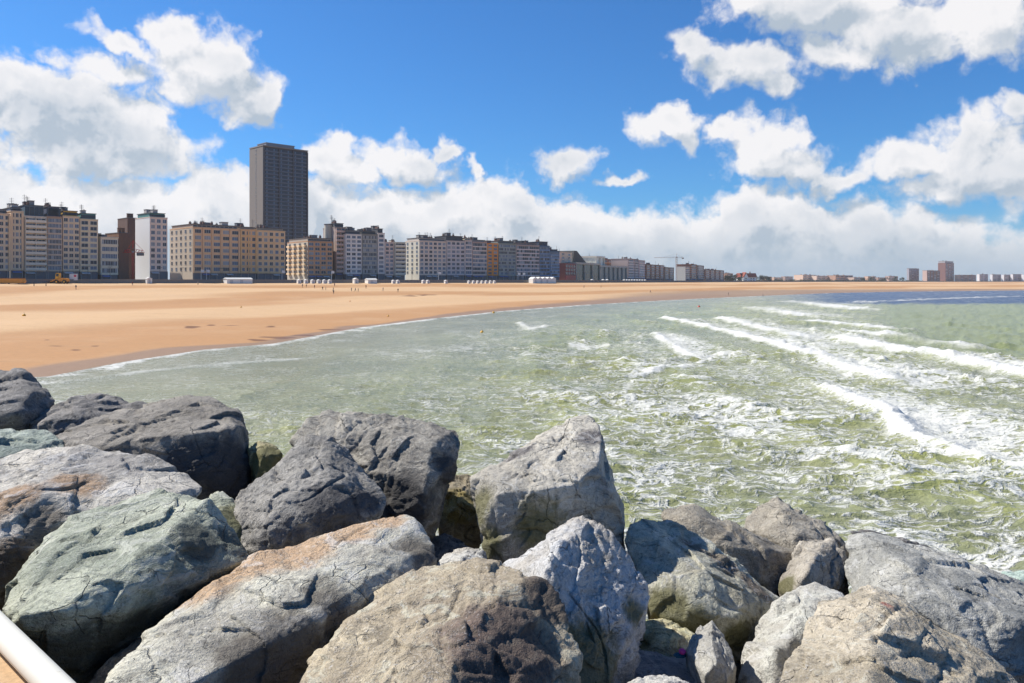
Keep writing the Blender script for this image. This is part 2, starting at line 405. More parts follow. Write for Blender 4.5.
# overall cover of foam lace
cov = .325+.125*sstep(330, 680, uu)*sstep(316, 350, vv)+.05*sstep(360, 450, vv)
cov = cov-.02*sstep(420, 200, uu)*sstep(420, 330, vv)
cov = cov+.12*(noise3(np.stack([X*.09, Y*.05, X*0+2], 1)))+.12*noise3(np.stack([X*.28, Y*.2, X*0+4], 1))
green = sstep(868, 905, uu+18*nz)*sstep(301, 305, vv)*sstep(362+.12*(uu-980), 346+.12*(uu-980), vv+3*nz)
cov = cov*(1-.95*green)
nz3_ = noise3(np.stack([X*.2, Y*.2, X*0+14], 1))
sfoam = sstep(9, 0, a+4*nz)*.46+.22*sstep(1.8, .3, np.abs(a-1.2+1.5*nz))*sstep(-.5, .3, nz3_)
sfoam = np.where(uu < 330, np.maximum(sfoam, .36*sstep(14, 6, a)), sfoam)
caps = sstep(.35, .75, Z)*off*.22
foam = np.clip(np.maximum(cov+foam+caps, sfoam), 0, 1)
blue = sstep(735, 860, uu+30*nz)*sstep(305.5, 303.0, vv+1.2*nz)
shal = sstep(60, 0, a)
crest = sstep(.10, .5, Z)*(1-blue)*(1-.8*green)
wtop = sstep(.45, 0, np.abs(noise3(np.stack([X*.22, Y*.9, X*0+6], 1))))*0
m, nt, bs = newmat('sea_water')
geo = nt.node('ShaderNodeNewGeometry').outputs['Position']
fo = nt.attr('foam'); so_ = nt.attr('solid'); bl = nt.attr('blue'); sl = nt.attr('shallow'); cr = nt.attr('crest'); gr = nt.attr('green')
warp = nt.noise(geo, .55, 3, .5, out=1)
pw = nt.vmath('MULTIPLY_ADD', nt.vmath('SUBTRACT', warp, (.5, .5, .5)), (2.6, 2.6, 0), geo)
ps = nt.vmath('MULTIPLY', pw, (.50, 1.0, 1.0))
l1 = nt.noise(ps, 1.15, 5, .56)
l1 = nt.math('SUBTRACT', 1.0, nt.math('ABSOLUTE', nt.math('MULTIPLY_ADD', l1, 5.0, -2.5)))
l2 = nt.noise(ps, 3.4, 5, .58)
l2 = nt.math('SUBTRACT', 1.0, nt.math('ABSOLUTE', nt.math('MULTIPLY_ADD', l2, 5.0, -2.5)))
web = nt.math('ADD', nt.math('MULTIPLY', l1, .58), nt.math('MULTIPLY', l2, .42))
fine = nt.noise(geo, 9, 4, .65)
web = nt.math('MULTIPLY_ADD', fine, .24, nt.math('SUBTRACT', web, .12))
th = nt.math('MULTIPLY_ADD', fo, -1.35, 1.25)
lace = nt.ramp(nt.math('SUBTRACT', web, th), -.01, .35)
brk = nt.ramp(nt.math('MULTIPLY_ADD', l2, .35, nt.math('MULTIPLY_ADD', fine, .9, so_)), .75, 1.55)
F_ = nt.math('MAXIMUM', nt.math('MULTIPLY', lace, .88), brk)
big = nt.noise(geo, .06, 3, .5)
wc = nt.mix(nt.ramp(big, .35, .7), (.24, .255, .135), (.35, .36, .19))
wc = nt.mix(nt.math('MULTIPLY', cr, .65), wc, (.34, .36, .10))
wc = nt.mix(nt.math('MULTIPLY', sl, .55), wc, (.26, .255, .19))
wc = nt.mix(gr, wc, (.24, .27, .11))
wc = nt.mix(bl, wc, (.008, .045, .13))
nt.put(bs.inputs['Base Color'], nt.mix(F_, wc, (.70, .70, .665)))
nt.put(bs.inputs['Roughness'], nt.math('MULTIPLY_ADD', F_, .55, .22)); bs.inputs['Specular IOR Level'].default_value = .5; bs.inputs['IOR'].default_value = 1.33
r1 = nt.noise(nt.vmath('MULTIPLY', geo, (1.0, 1.7, 1)), 1.6, 5, .6); 
hgt = nt.math('ADD', nt.math('MULTIPLY', r1, .8), nt.math('MULTIPLY', F_, .25))
nt.put(bs.inputs['Normal'], nt.bump(hgt, .8, .34)); nt.put(bs.inputs['Specular IOR Level'], nt.math('MULTIPLY_ADD', bl, -.3, .45))
sea = link('sea', np_mesh('sea', np.stack([X, Y, Z-.02], 1), Fc, [m], True,
   dict(foam=foam, solid=.93*solid*(1-.5*blue), blue=blue, shallow=shal, crest=crest, green=green)))
tag(sea, 'choppy green sea streaked with white foam', kind='structure')
# ------------------------------------------------------------------ armour rocks
def ico(sub):
    bm = bmesh.new(); bmesh.ops.create_icosphere(bm, subdivisions=sub, radius=1)
    V = np.array([v.co[:] for v in bm.verts]); Fc = np.array([[v.index for v in f.verts] for f in bm.faces]); bm.free(); return V, Fc
ICO = {6: ico(6), 7: ico(7)}
def rock_mat(name, A, B, S=None, vein=.25, dark=(.05, .05, .05), speck=.3, seed=0, moss_shade_col=(.105, .10, .03)):
    m, nt, bs = newmat(name); tc = nt.node('ShaderNodeTexCoord').outputs['Object']
    p = nt.vmath('ADD', tc, (seed*3.7, seed*1.9, seed*.7))
    wv = nt.noise(p, 2.2, 3, .5, out=1)
    pw = nt.vmath('MULTIPLY_ADD', nt.vmath('SUBTRACT', wv, (.5, .5, .5)), (.5, .5, .5), p)
    n1 = nt.noise(pw, 1.7, 6, .62); n2 = nt.noise(pw, 7.5, 6, .68); n3 = nt.noise(p, 34, 4, .7); n4 = nt.noise(p, 95, 3, .6)
    c = nt.mix(nt.ramp(n1, .34, .66), A, B)
    if S is not None: c = nt.mix(nt.math('MULTIPLY', nt.ramp(nt.math('MULTIPLY_ADD', n2, .7, nt.attr('stain')), .55, .95), .85), c, S)
    # white mineral bloom and dark pits
    c = nt.mix(nt.ramp(n2, .56, .78, 0, .55*speck*2), c, tuple(min(.62, x*1.9+.06) for x in B))
    c = nt.mix(nt.ramp(n2, .40, .27, 0, .7), c, dark)
    vn = nt.noise(pw, 2.6, 4, .55, dist=.4)
    vv_ = nt.math('ABSOLUTE', nt.math('SUBTRACT', vn, .5))
    c = nt.mix(nt.ramp(vv_, .012, .0, 0, vein), c, (.52, .50, .46))
    f = nt.math('ADD', nt.math('MULTIPLY_ADD', n3, 1.0, .05), nt.math('MULTIPLY', n4, .90))
    c = nt.mix(1.0, c, f, 'MULTIPLY')
    mp = nt.node('ShaderNodeMapping'); mp.inputs['Rotation'].default_value = (seed*.9, seed*1.7, seed*.4); mp.inputs['Scale'].default_value = (1.2, 1.5, 13); nt.l.new(pw, mp.inputs[0])
    bedn = nt.noise(mp.outputs[0], 1.6, 5, .65)
    c = nt.mix(nt.ramp(bedn, .55, .63, 0, .38), c, tuple(min(.66, x*1.45+.03) for x in B))
    c = nt.mix(nt.ramp(bedn, .44, .36, 0, .55), c, tuple(x*.45 for x in A))
    sp1 = nt.noise(pw, 55, 5, .75); sp2 = nt.noise(p, 21, 6, .75)
    c = nt.mix(nt.ramp(sp1, .56, .66, 0, .50), c, tuple(min(.66, x*1.7+.08) for x in B))
    c = nt.mix(nt.ramp(sp2, .44, .35, 0, .62), c, tuple(x*.35 for x in A))
    vo = nt.node('ShaderNodeTexVoronoi', feature='DISTANCE_TO_EDGE'); pc_ = nt.vmath('MULTIPLY_ADD', nt.vmath('SUBTRACT', nt.noise(p, 6, 4, .6, out=1), (.5, .5, .5)), (.10, .10, .10), p); nt.l.new(pc_, vo.inputs['Vector']); vo.inputs['Scale'].default_value = 3.1
    vo2 = nt.node('ShaderNodeTexVoronoi', feature='DISTANCE_TO_EDGE'); nt.l.new(nt.vmath('MULTIPLY', pc_, (1, 1, 2.3)), vo2.inputs['Vector']); vo2.inputs['Scale'].default_value = 8.5
    ck = nt.math('MULTIPLY', nt.ramp(vo.outputs[0], .018, .0), nt.ramp(n1, .53, .60))
    ck2 = nt.math('MULTIPLY', nt.ramp(vo2.outputs[0], .03, .0), nt.ramp(n2, .54, .62))
    ck = nt.math('MAXIMUM', ck, nt.math('MULTIPLY', ck2, .8))
    c = nt.mix(nt.math('MULTIPLY', ck, .5), c, tuple(x*.4 for x in dark))
    moss_shade = nt.attr('moss_shade')  # mossy in default olive; dark per-rock colours paint shade onto lower fronts
    c = nt.mix(nt.ramp(nt.math('MULTIPLY_ADD', n2, .8, moss_shade), .75, 1.15, 0, .85), c, moss_shade_col)
    nt.put(bs.inputs['Base Color'], c); nt.put(bs.inputs['Roughness'], nt.math('MULTIPLY_ADD', n2, -.25, .88)); bs.inputs['Specular IOR Level'].default_value = .4
    rg = nt.noise(p, 5.5, 8, .72, typ='RIDGED_MULTIFRACTAL')
    h = nt.math('ADD', nt.math('MULTIPLY', n2, .8), nt.math('MULTIPLY', n3, .55))
    h = nt.math('ADD', h, nt.math('MULTIPLY', n4, .28)); h = nt.math('ADD', h, nt.math('MULTIPLY', rg, .12)); h = nt.math('SUBTRACT', h, nt.math('MULTIPLY', ck, .5)); h = nt.math('ADD', h, nt.math('MULTIPLY', sp2, .5)); h = nt.math('ADD', h, nt.math('MULTIPLY', bedn, .8))
    nt.put(bs.inputs['Normal'], nt.bump(h, 1.0, .026))
    return m
GREY = ((.165, .165, .172), (.255, .252, .25)); DARK = ((.075, .075, .082), (.145, .14, .145)); BROWN = ((.16, .135, .105), (.27, .235, .185))
GREEN = ((.135, .155, .135), (.255, .275, .24)); TAN = ((.20, .175, .125), (.34, .30, .225)); LIGHT = ((.23, .225, .225), (.38, .37, .36))
ORANGE = (.50, .32, .18); OLIVE = (.15, .145, .05); RUST = (.22, .10, .05); WHITE = (.5, .49, .46)
def rock(label, pts, pal_, ridge=(), thick=.9, seed=1, sub=6, stain=(), scol=ORANGE, drop=.5, rough=1.0, vein=.25, dark=(.045, .043, .042), chips=11, moss_shade=(), keep=.55, soft=70, groove=1.0, moss_shade_col=(.105, .10, .03)):
    rs = np.random.RandomState(seed*13+5); pal = [tuple(min(.6, a_*k_*(1 if sum(pal_[0]) > .36 else .93)) for a_, k_ in zip(c_, (1.86, 1.79, 1.60))) for c_ in pal_]
    fp = [P(*q) for q in pts]; rp = [P(*q) for q in ridge]
    cu = np.mean([q[0] for q in pts]); cv = np.mean([q[1] for q in pts])
    bp = []
    for (u, v, d) in pts:                                # the unseen back and foot of the stone
        bp.append(P(cu+(u-cu)*.78, cv+(v-cv)*.72+6, d+thick*.8))
        bp.append(tuple(np.array(P(cu+(u-cu)*.7, cv+(v-cv)*.5+10, d+thick*.45))-np.array([0, 0, drop*(v > cv)])))
    allp = np.array(fp+rp+bp); bm = bmesh.new(); [bm.verts.new(q) for q in allp]
    r = bmesh.ops.convex_hull(bm, input=bm.verts)
    junk = list({g for g in r['geom_interior']+r['geom_unused'] if isinstance(g, bmesh.types.BMVert) and g.is_valid})
    bmesh.ops.delete(bm, geom=junk, context='VERTS'); bm.normal_update()
    hv = np.array([v.co[:] for v in bm.verts]); pn = np.array([f.normal[:] for f in bm.faces]); pc = np.array([f.calc_center_median()[:] for f in bm.faces]); bm.free()
    lo, hi = hv.min(0), hv.max(0); size = float(np.linalg.norm(hi-lo)); C = (hv.mean(0)+(lo+hi)/2)/2
    flip = ((pc-C)*pn).sum(1) < 0; pn[flip] *= -1
    off = ((pc-C)*pn).sum(1)+.002*size
    # fracture faces cut a little off edges and corners
    cn = rs.normal(size=(chips, 3)); cn /= np.linalg.norm(cn, axis=1)[:, None]
    sup = ((hv-C)@cn.T).max(0)*(1-rs.uniform(.01, .05, chips))
    N = np.concatenate([pn, cn]); O = np.concatenate([off, sup])
    Vd, Fc = ICO[sub]
    ext = (hi-lo)/2; ext /= ext.mean(); dirs = Vd*ext; dirs /= np.linalg.norm(dirs, axis=1)[:, None]   # spread samples along long stones
    q = dirs@N.T; inv = np.where(q > 1e-4, q/O, 0)       # 1/r per plane
    mx = inv.max(1); k = soft*4.5
    s_ = mx*(1+np.log(np.exp(k*(inv/mx[:, None]-1)).sum(1))/k)
    rad = 1/s_; p = dirs*rad[:, None]
    so_ = seed*5.1; u = 1.0/max(size, .5)
    n = p/ np.linalg.norm(p, axis=1)[:, None]
    wp = p+.10*np.stack([noise3(p*2.3+so_+k_) for k_ in (1, 40, 80)], 1)
    def facets(nf, tilt, sharp):
        """flat fracture faces: every cell has its own tilted plane"""
        idx = rs.choice(len(p), nf, replace=False); sd_ = p[idx]; tv = rs.normal(size=(nf, 3))*tilt; of = rs.normal(size=nf)*tilt*.10*size/math.sqrt(nf)*2
        d2 = ((wp**2).sum(1)[:, None]+(sd_**2).sum(1)[None, :]-2*wp@sd_.T); dd = np.sqrt(np.maximum(d2, 0))
        wgt = np.exp(-(dd-dd.min(1)[:, None])*sharp/size); wgt /= wgt.sum(1)[:, None]
        pl = p@tv.T-(sd_*tv).sum(1)[None, :]+of[None, :]
        return (wgt*pl).sum(1)
    fa = facets(22, .34, 400); fb_ = facets(120, .36, 1100)
    low = fbm(p*1.3+so_, 2, .5); mid = fbm(p*5.2+so_+3, 5, .62); rid = fbm(p*3.1+so_+7, 5, .55, ridged=True); fin = fbm(p*19+so_, 4, .62)
    # bedding: small ledges along one direction
    ax = rs.normal(size=3); ax /= np.linalg.norm(ax); tt = (p@ax)*6.5+1.6*noise3(p*1.2+so_)
    led = (tt-np.floor(tt)); led = sstep(0, .15, led)*(1-sstep(.75, 1.0, led)*.4)
    ledm = sstep(0, .35, noise3(p*1.1+so_+20))
    g1 = np.abs(noise3(p*.9+.25*noise3(p*3)[:, None]+so_+11)); g1 = sstep(.028, 0, g1)*sstep(.05, .3, noise3(p*1.7+so_+31))
    fa = .11*np.tanh(fa/.11); fb_ = .05*np.tanh(fb_/.05)
    rd2 = fbm(p*9+so_+50, 4, .6, ridged=True)
    disp = fa*.24+fb_*.46+rough*(.009*low+.008*mid+.017*(rid-.55)+.013*(rd2-.5)+.008*fin+.017*(led-.6)*ledm)-.03*g1*groove
    p = p+n*(disp*min(1.0, size/1.7))[:, None]*min(1.0, size/1.0)
    st = np.zeros(len(p)); W = p+C
    for (uu, vv, dd, rr) in stain:
        c0 = np.array(P(uu, vv, dd)); st = np.maximum(st, 1-np.linalg.norm(W-c0, axis=1)/rr)
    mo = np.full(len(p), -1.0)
    for (uu, vv, dd, rr) in moss_shade:
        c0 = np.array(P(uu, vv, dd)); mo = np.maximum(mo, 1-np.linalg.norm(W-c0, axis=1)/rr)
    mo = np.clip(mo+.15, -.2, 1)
    m = rock_mat('rock_%d' % seed, pal[0], pal[1], scol if stain else None, vein, dark, .3, seed, moss_shade_col)
    o = link('rock', np_mesh('rock', p, Fc, [m], True, dict(stain=np.clip(st, 0, 1), moss_shade=mo)), None, tuple(C))
    tag(o, label, 'rock', 'armour rocks of the breakwater'); return o

rock('dark rough rock at the far left end, highest against the sand', [(-70,368,8.6),(0,373,8.6),(10,369,8.6),(22,368,8.6),(40,381,8.5),(55,404,8.3),(50,414,8.1),(26,434,7.8),(0,438,7.7),(-70,442,7.7)], DARK, [(18,412,7.6),(-20,408,7.7),(30,395,8.0)], seed=1, thick=1.0, rough=1.3)
rock('low rugged dark grey rock between the far left rock and the smooth-topped dark one', [(24,433,7.7),(42,413,8.0),(60,402,8.2),(74,402,8.3),(95,396,8.4),(120,397,8.4),(149,406,8.3),(142,418,8.0),(60,440,7.6)], DARK, [(48,420,7.7),(80,412,7.9)], seed=2, thick=.9, rough=1.3)
rock('big dark rock with a smooth mauve-grey top and black right side', [(47,437,6.9),(100,418,7.3),(150,405,7.6),(185,398,7.8),(207,400,7.8),(235,412,7.5),(245,428,7.2),(247,450,7.05),(254,470,6.95),(250,489,6.8),(235,502,6.7),(205,507,6.5),(180,490,6.4),(120,468,6.45),(60,449,6.75)], ((.100,.094,.090),(.165,.155,.148)), [(110,450,6.5),(145,440,6.55),(190,434,6.6),(225,430,6.75),(200,475,6.5)], seed=3, sub=7, thick=1.1, rough=.7, vein=.05, dark=(.03,.03,.035), moss_shade=[(225, 470, 6.7, 0.5), (190, 465, 6.5, 0.35)], moss_shade_col=(0.035, 0.035, 0.042))
rock('small teal-grey rock at the left edge above the broad pale boulder', [(-50,434,6.9),(0,434,6.9),(40,432,7),(60,440,6.8),(70,454,6.6),(30,460,6.4),(0,468,6.3),(-50,474,6.3)], ((.10,.13,.13),(.24,.28,.26)), [(0,445,6.5),(35,444,6.6)], seed=4, thick=.7)
rock('broad pale grey boulder with rusty stains behind the green rock', [(-70,470,6.3),(0,466,6.3),(25,450,6.5),(45,447,6.5),(90,454,6.4),(115,460,6.3),(150,457,6.3),(180,470,6.2),(202,488,6.0),(198,499,5.9),(160,497,5.65),(120,510,5.5),(70,530,5.4),(40,548,5.3),(25,575,5.2),(0,592,5.1),(-70,595,5.1)], ((.175,.17,.175),(.32,.31,.30)), [(60,478,5.7),(130,478,5.85),(10,498,5.4),(20,530,5.25)], seed=5, sub=7, thick=1.0, stain=[(78,489,5.7,.30),(5,490,5.4,.35),(8,560,5.1,.25)], scol=(.34,.20,.10), rough=1.1, moss_shade=[(45, 530, 5.4, 0.3), (10, 570, 5.2, 0.3)], moss_shade_col=(0.1, 0.08, 0.06))
rock('large green rock with a pale green top and dark shaded front', [(0,605,4.45),(12,585,4.7),(26,562,4.95),(38,543,5.1),(70,520,5.3),(120,502,5.4),(160,487,5.6),(200,499,5.5),(222,515,5.35),(237,548,5.2),(250,560,5.1),(235,574,5.2),(190,600,5.0),(150,628,4.8),(110,660,4.55),(80,685,4.35),(45,668,4.3),(15,632,4.3)], GREEN, [(208,503,5.25),(186,522,5.0),(165,544,4.78),(137,568,4.5),(104,588,4.33),(71,605,4.18),(24,614,4.12),(125,612,4.36)], seed=6, sub=7, thick=.8, rough=.75, vein=.12, dark=(.05,.06,.05), soft=90, moss_shade=[(120, 632, 4.5, 0.42), (60, 645, 4.3, 0.36), (175, 595, 4.85, 0.38), (215, 555, 5.15, 0.33), (195, 545, 4.95, 0.25)], moss_shade_col=(0.05, 0.058, 0.048))
rock('small yellow-green rock between the black-sided rock and the dark round boulder', [(247,449,7.0),(258,441,7.1),(272,442,7.1),(283,455,6.9),(272,470,6.7),(256,478,6.7)], ((.14,.13,.08),(.25,.23,.14)), [(262,455,6.75)], seed=8, thick=.5, moss_shade=[(270,462,6.8,.35)])
rock('small pale green rock at the right tip of the large green rock', [(204,500,5.95),(218,490,6.1),(232,497,6.0),(241,512,5.85),(254,548,5.5),(240,558,5.4),(215,530,5.5)], GREEN, [(222,508,5.7)], seed=9, thick=.5, moss_shade=[(240,530,5.7,.4)])
rock('round dark boulder with a pale lower left flank above the orange-topped slab', [(229,511,5.85),(240,495,6),(262,475,6.2),(285,458,6.4),(302,441,6.55),(330,438,6.6),(345,450,6.5),(365,470,6.3),(380,488,6.1),(386,503,6.0),(376,517,5.8),(345,530,5.85),(310,545,5.7),(280,553,5.35),(255,562,5.35),(243,548,5.45),(233,530,5.65)], ((.10,.10,.105),(.20,.195,.195)), [(300,468,6.05),(276,500,5.6),(330,480,5.85),(264,530,5.38),(350,497,5.75),(315,512,5.5)], seed=10, sub=7, thick=.9, rough=1.35, vein=.12, moss_shade=[(330, 515, 5.65, 0.38), (290, 540, 5.5, 0.28), (365, 500, 5.9, 0.22)], moss_shade_col=(0.05, 0.048, 0.052))
rock('big dark grey block behind the round dark boulder, flat broken top edge', [(292,442,7.2),(318,414,7.4),(335,411,7.5),(351,413,7.5),(382,421,7.4),(417,421,7.3),(453,432,7.1),(457,455,6.9),(449,487,6.7),(438,522,6.5),(425,535,6.4),(385,518,6.5),(330,470,6.9)], ((.105,.10,.098),(.215,.207,.198)), [(375,448,6.85),(430,443,6.75),(426,488,6.4),(340,445,7.0),(400,470,6.6)], seed=11, sub=7, thick=1.0, rough=1.3, vein=.2, moss_shade=[(405, 500, 6.5, 0.4), (445, 470, 6.7, 0.22)], moss_shade_col=(0.04, 0.038, 0.04))
rock('long grey slab with an orange-stained top across the lower middle', [(97,695,3.6),(140,648,4.1),(190,598,4.6),(225,576,4.82),(262,555,5.0),(346,529,5.3),(409,515,5.5),(426,522,5.4),(437,542,5.2),(441,560,5.1),(400,584,5.05),(355,612,4.8),(325,642,4.5),(293,700,4.15),(210,770,3.8),(100,770,3.4)], ((.185,.18,.175),(.34,.325,.30)), [(289,571,4.85),(240,592,4.65),(377,538,5.2),(256,631,4.18),(193,684,3.72),(300,600,4.5),(380,560,4.95),(215,612,4.45)], seed=12, sub=7, thick=.5, stain=[(200,600,4.6,.35),(215,590,4.7,.42),(260,570,4.9,.42),(300,553,5.0,.42),(350,534,5.25,.32),(385,524,5.4,.25)], scol=ORANGE, rough=.8, vein=.35, drop=.7, soft=80, moss_shade=[(320, 622, 4.5, 0.38), (375, 588, 4.9, 0.33), (255, 675, 4.0, 0.42), (415, 560, 5.1, 0.26), (285, 650, 4.2, 0.35)], moss_shade_col=(0.085, 0.072, 0.058))
rock('wide tan-brown rock at the bottom centre, cut by the lower edge of the picture', [(288,705,3.6),(330,640,4.2),(362,606,4.5),(400,578,4.7),(425,564,4.85),(462,561,4.85),(504,565,4.75),(524,573,4.6),(541,578,4.5),(562,606,4.4),(580,652,4.2),(577,700,4.05),(560,780,3.7),(450,780,3.2),(320,780,3.15)], ((.17,.145,.115),(.31,.275,.215)), [(512,582,4.4),(499,592,4.25),(470,624,3.98),(455,655,3.75),(441,695,3.5),(510,650,3.95)], seed=13, sub=7, thick=.4, rough=1.0, vein=.15, drop=.7, soft=80, stain=[(500,650,3.9,.5)], scol=(.15,.10,.085), moss_shade=[(530, 640, 4.0, 0.42), (500, 690, 3.75, 0.42), (545, 600, 4.4, 0.28)], moss_shade_col=(0.1, 0.075, 0.062))
rock('bright grey pyramid-shaped rock in front of the tall standing rock', [(503,571,5.35),(530,549,5.4),(560,525,5.5),(582,514,5.4),(595,519,5.3),(613,534,5.25),(632,553,5.2),(647,584,5.1),(648,607,5.0),(632,634,4.8),(622,656,4.7),(597,700,4.4),(560,720,4.2),(530,700,4.3)], ((.23,.22,.215),(.40,.39,.375)), [(574,528,5.15),(548,568,4.8),(600,580,4.95),(590,620,4.7),(615,600,4.95)], seed=14, sub=7, thick=.55, rough=1.25, vein=.1, drop=.7, moss_shade=[(595,660,4.5,.42),(640,610,4.9,.16)], soft=80)
rock('tall standing grey rock at the centre, the highest point against the sea', [(470,478,6.6),(484,470,6.75),(510,453,6.95),(537,437,7.15),(558,424,7.3),(574,417,7.35),(590,416,7.25),(599,424,7.05),(604,440,6.9),(608,458,6.8),(615,497,6.6),(627,537,6.4),(628,565,6.5),(510,590,6.15),(488,572,6.15),(478,528,6.2)], ((.165,.16,.155),(.29,.28,.265)), [(493,480,6.3),(520,486,6.15),(545,489,6.08),(582,484,6.15),(597,472,6.3),(500,500,6.1),(548,545,6.1)], seed=15, sub=7, thick=.9, rough=.9, vein=.1, soft=90, moss_shade=[(476,505,6.3,.3),(540,530,6.0,.38),(484,545,6.1,.25)], stain=[(590,440,6.8,.25),(520,455,6.8,.25)], scol=(.10,.09,.095))
rock('low brown rock with a yellow band left of the tall standing rock', [(433,478,8.2),(446,478,8.3),(475,476,8.3),(484,515,7.8),(440,530,7.7)], ((.10,.085,.07),(.19,.165,.12)), [(460,500,7.75)], seed=16, thick=.7, stain=[(458,505,7.8,.32)], scol=(.27,.21,.05))
rock('small slate-blue rock in the dark gap below the low brown rock', [(428,537,6.9),(445,533,6.95),(471,548,6.7),(472,560,6.55),(430,560,6.5)], ((.09,.095,.11),(.16,.165,.18)), [(452,545,6.6)], seed=17, thick=.4)
rock('small pale rock just above the wide tan-brown rock, left of the standing rock', [(437,564,5.9),(447,553,6.1),(465,550,6.15),(485,552,6.05),(491,566,5.85),(465,578,5.7)], LIGHT, [(462,558,5.8)], seed=18, thick=.4)
rock('bulky tan rock with a mossy belly and dark left side, right of centre', [(626,540,6.3),(632,526,6.5),(645,519,6.7),(665,520,6.85),(676,524,6.85),(698,538,6.75),(737,561,6.6),(781,600,6.4),(778,608,6.3),(762,622,6.1),(747,645,5.9),(722,645,5.75),(698,634,5.65),(652,614,5.75),(646,590,5.85),(632,562,6.1)], ((.18,.175,.15),(.34,.33,.295)), [(660,545,6.2),(700,572,5.95),(745,597,5.95),(690,612,5.62),(735,622,5.7),(665,585,5.9)], seed=19, sub=7, thick=.9, rough=.95, moss_shade=[(665,610,5.7,.30),(700,636,5.6,.33),(740,640,5.8,.28)], stain=[(725,560,6.4,.28),(755,585,6.3,.28),(695,540,6.5,.22)], scol=(.12,.085,.06), dark=(.08,.07,.05))
rock('long dark brown rock lying behind the bulky tan rock', [(662,514,7.5),(680,505,7.65),(697,506,7.75),(711,516,7.65),(747,531,7.55),(794,553,7.3),(790,573,7.1),(776,597,6.9),(740,572,6.9),(700,544,7.0),(676,528,7.15)], ((.12,.11,.10),(.225,.21,.19)), [(700,520,7.2),(750,550,6.95)], seed=20, thick=.8, rough=1.3)
rock('brown gabled rock on the seaward side, right of the long dark brown rock', [(742,532,8.2),(748,518,8.4),(760,506,8.55),(780,498,8.6),(796,506,8.45),(829,528,8.1),(849,548,7.9),(842,562,7.7),(796,560,7.6)], ((.13,.12,.11),(.23,.215,.195)), [(782,512,8.1),(800,535,7.75),(770,535,7.85)], seed=21, thick=1.0, rough=1.1)
rock('knobbly brown-grey rock wedged below the gabled rock', [(780,588,6.8),(785,570,7.0),(793,556,7.15),(800,543,7.25),(829,540,7.25),(845,552,7.1),(848,570,7.0),(842,584,6.85),(816,594,6.6),(790,596,6.6)], ((.15,.14,.13),(.245,.23,.215)), [(815,555,6.75),(808,575,6.55)], seed=22, thick=.6, rough=1.5, moss_shade=[(785,588,6.7,.2)])
rock('light grey rock half hidden behind the big tan corner rock', [(735,705,5.0),(742,660,5.3),(757,623,5.6),(783,597,5.85),(800,587,5.95),(813,584,5.95),(829,590,5.85),(845,603,5.6),(830,700,5),(770,770,4.6)], ((.21,.205,.20),(.35,.345,.335)), [(795,612,5.4),(775,650,5.05)], seed=23, thick=.5, vein=.5, rough=.9, drop=.7)
rock('big speckled tan rock in the bottom right corner with a small red mark', [(768,705,3.9),(779,668,4.15),(784,650,4.3),(800,633,4.5),(822,607,4.8),(840,592,4.95),(862,585,5.05),(880,589,5.05),(907,600,4.95),(933,619,4.85),(976,648,4.65),(1022,683,4.4),(1060,712,4.2),(1060,810,3.7),(770,810,3.5)], ((.185,.165,.135),(.30,.272,.232)), [(860,600,4.72),(886,622,4.35),(872,660,3.95),(868,700,3.65),(940,690,4.0)], seed=24, sub=7, thick=.5, rough=1.1, drop=.7, soft=80, stain=[(886,609,4.55,.07)], scol=(.30,.05,.03), dark=(.10,.085,.055))
rock('broad blue-grey rock sloping down to the right edge of the picture', [(842,574,6.8),(846,553,7.0),(852,536,7.2),(875,536,7.2),(927,549,7.05),(960,566,6.95),(989,574,6.85),(1024,584,6.75),(1100,612,6.5),(1100,700,5.8),(1024,678,5.7),(1002,668,5.7),(963,642,5.8),(911,606,6.0),(850,592,6.5)], ((.14,.145,.15),(.255,.26,.262)), [(900,562,6.5),(960,600,6.0),(1020,620,5.9),(880,590,6.3)], seed=25, sub=7, thick=1.0, rough=1.1, vein=.15)
rock('dark flat rock peeping over the broad blue-grey rock', [(853,533,7.7),(862,530,7.8),(878,533,7.8),(900,541,7.75),(930,548,7.65),(966,567,7.4),(930,575,7.3),(870,560,7.5)], DARK, [(900,550,7.5)], seed=26, thick=.6)
rock('sea-washed teal rock at the right edge above the broad blue-grey rock', [(990,576,8.6),(1004,572,8.7),(1040,571,8.7),(1060,590,8.3),(1000,600,8.2)], ((.12,.19,.18),(.27,.36,.33)), [(1020,580,8.35)], seed=27, thick=.6)
rock('small pitted tan rock beside the pink litter', [(629,648,5.4),(634,636,5.5),(644,626,5.6),(659,619,5.7),(672,621,5.7),(683,627,5.6),(697,637,5.5),(693,656,5.3),(660,664,5.2),(632,662,5.2)], ((.20,.16,.10),(.38,.32,.22)), [(665,636,5.35)], seed=28, thick=.4, rough=1.7, moss_shade=[(640,650,5.4,.2)])
rock('small pointed grey rock standing right of the pink litter', [(687,653,5.0),(694,638,5.1),(701,628,5.2),(712,621,5.25),(723,635,5.15),(730,652,5.0),(735,668,4.85),(727,680,4.7),(705,674,4.7)], ((.20,.20,.20),(.33,.325,.32)), [(712,640,4.95),(715,662,4.7)], seed=29, thick=.35, rough=.9)
rock('flat slate-blue rock in shade under the pink litter', [(590,705,4.7),(612,668,5.0),(632,648,5.2),(690,656,5.2),(722,684,4.9),(722,720,4.6),(600,750,4.4)], ((.10,.105,.125),(.17,.175,.20)), [(660,670,4.95)], seed=30, thick=.4, rough=.5, vein=.05)
rock('pale rock top just showing at the bottom edge below the slate-blue rock', [(612,705,4.3),(628,684,4.45),(645,677,4.5),(665,675,4.5),(690,680,4.4),(715,705,4.3),(705,770,3.9),(610,770,3.9)], LIGHT, [(660,690,4.25)], seed=31, thick=.35, drop=.6)
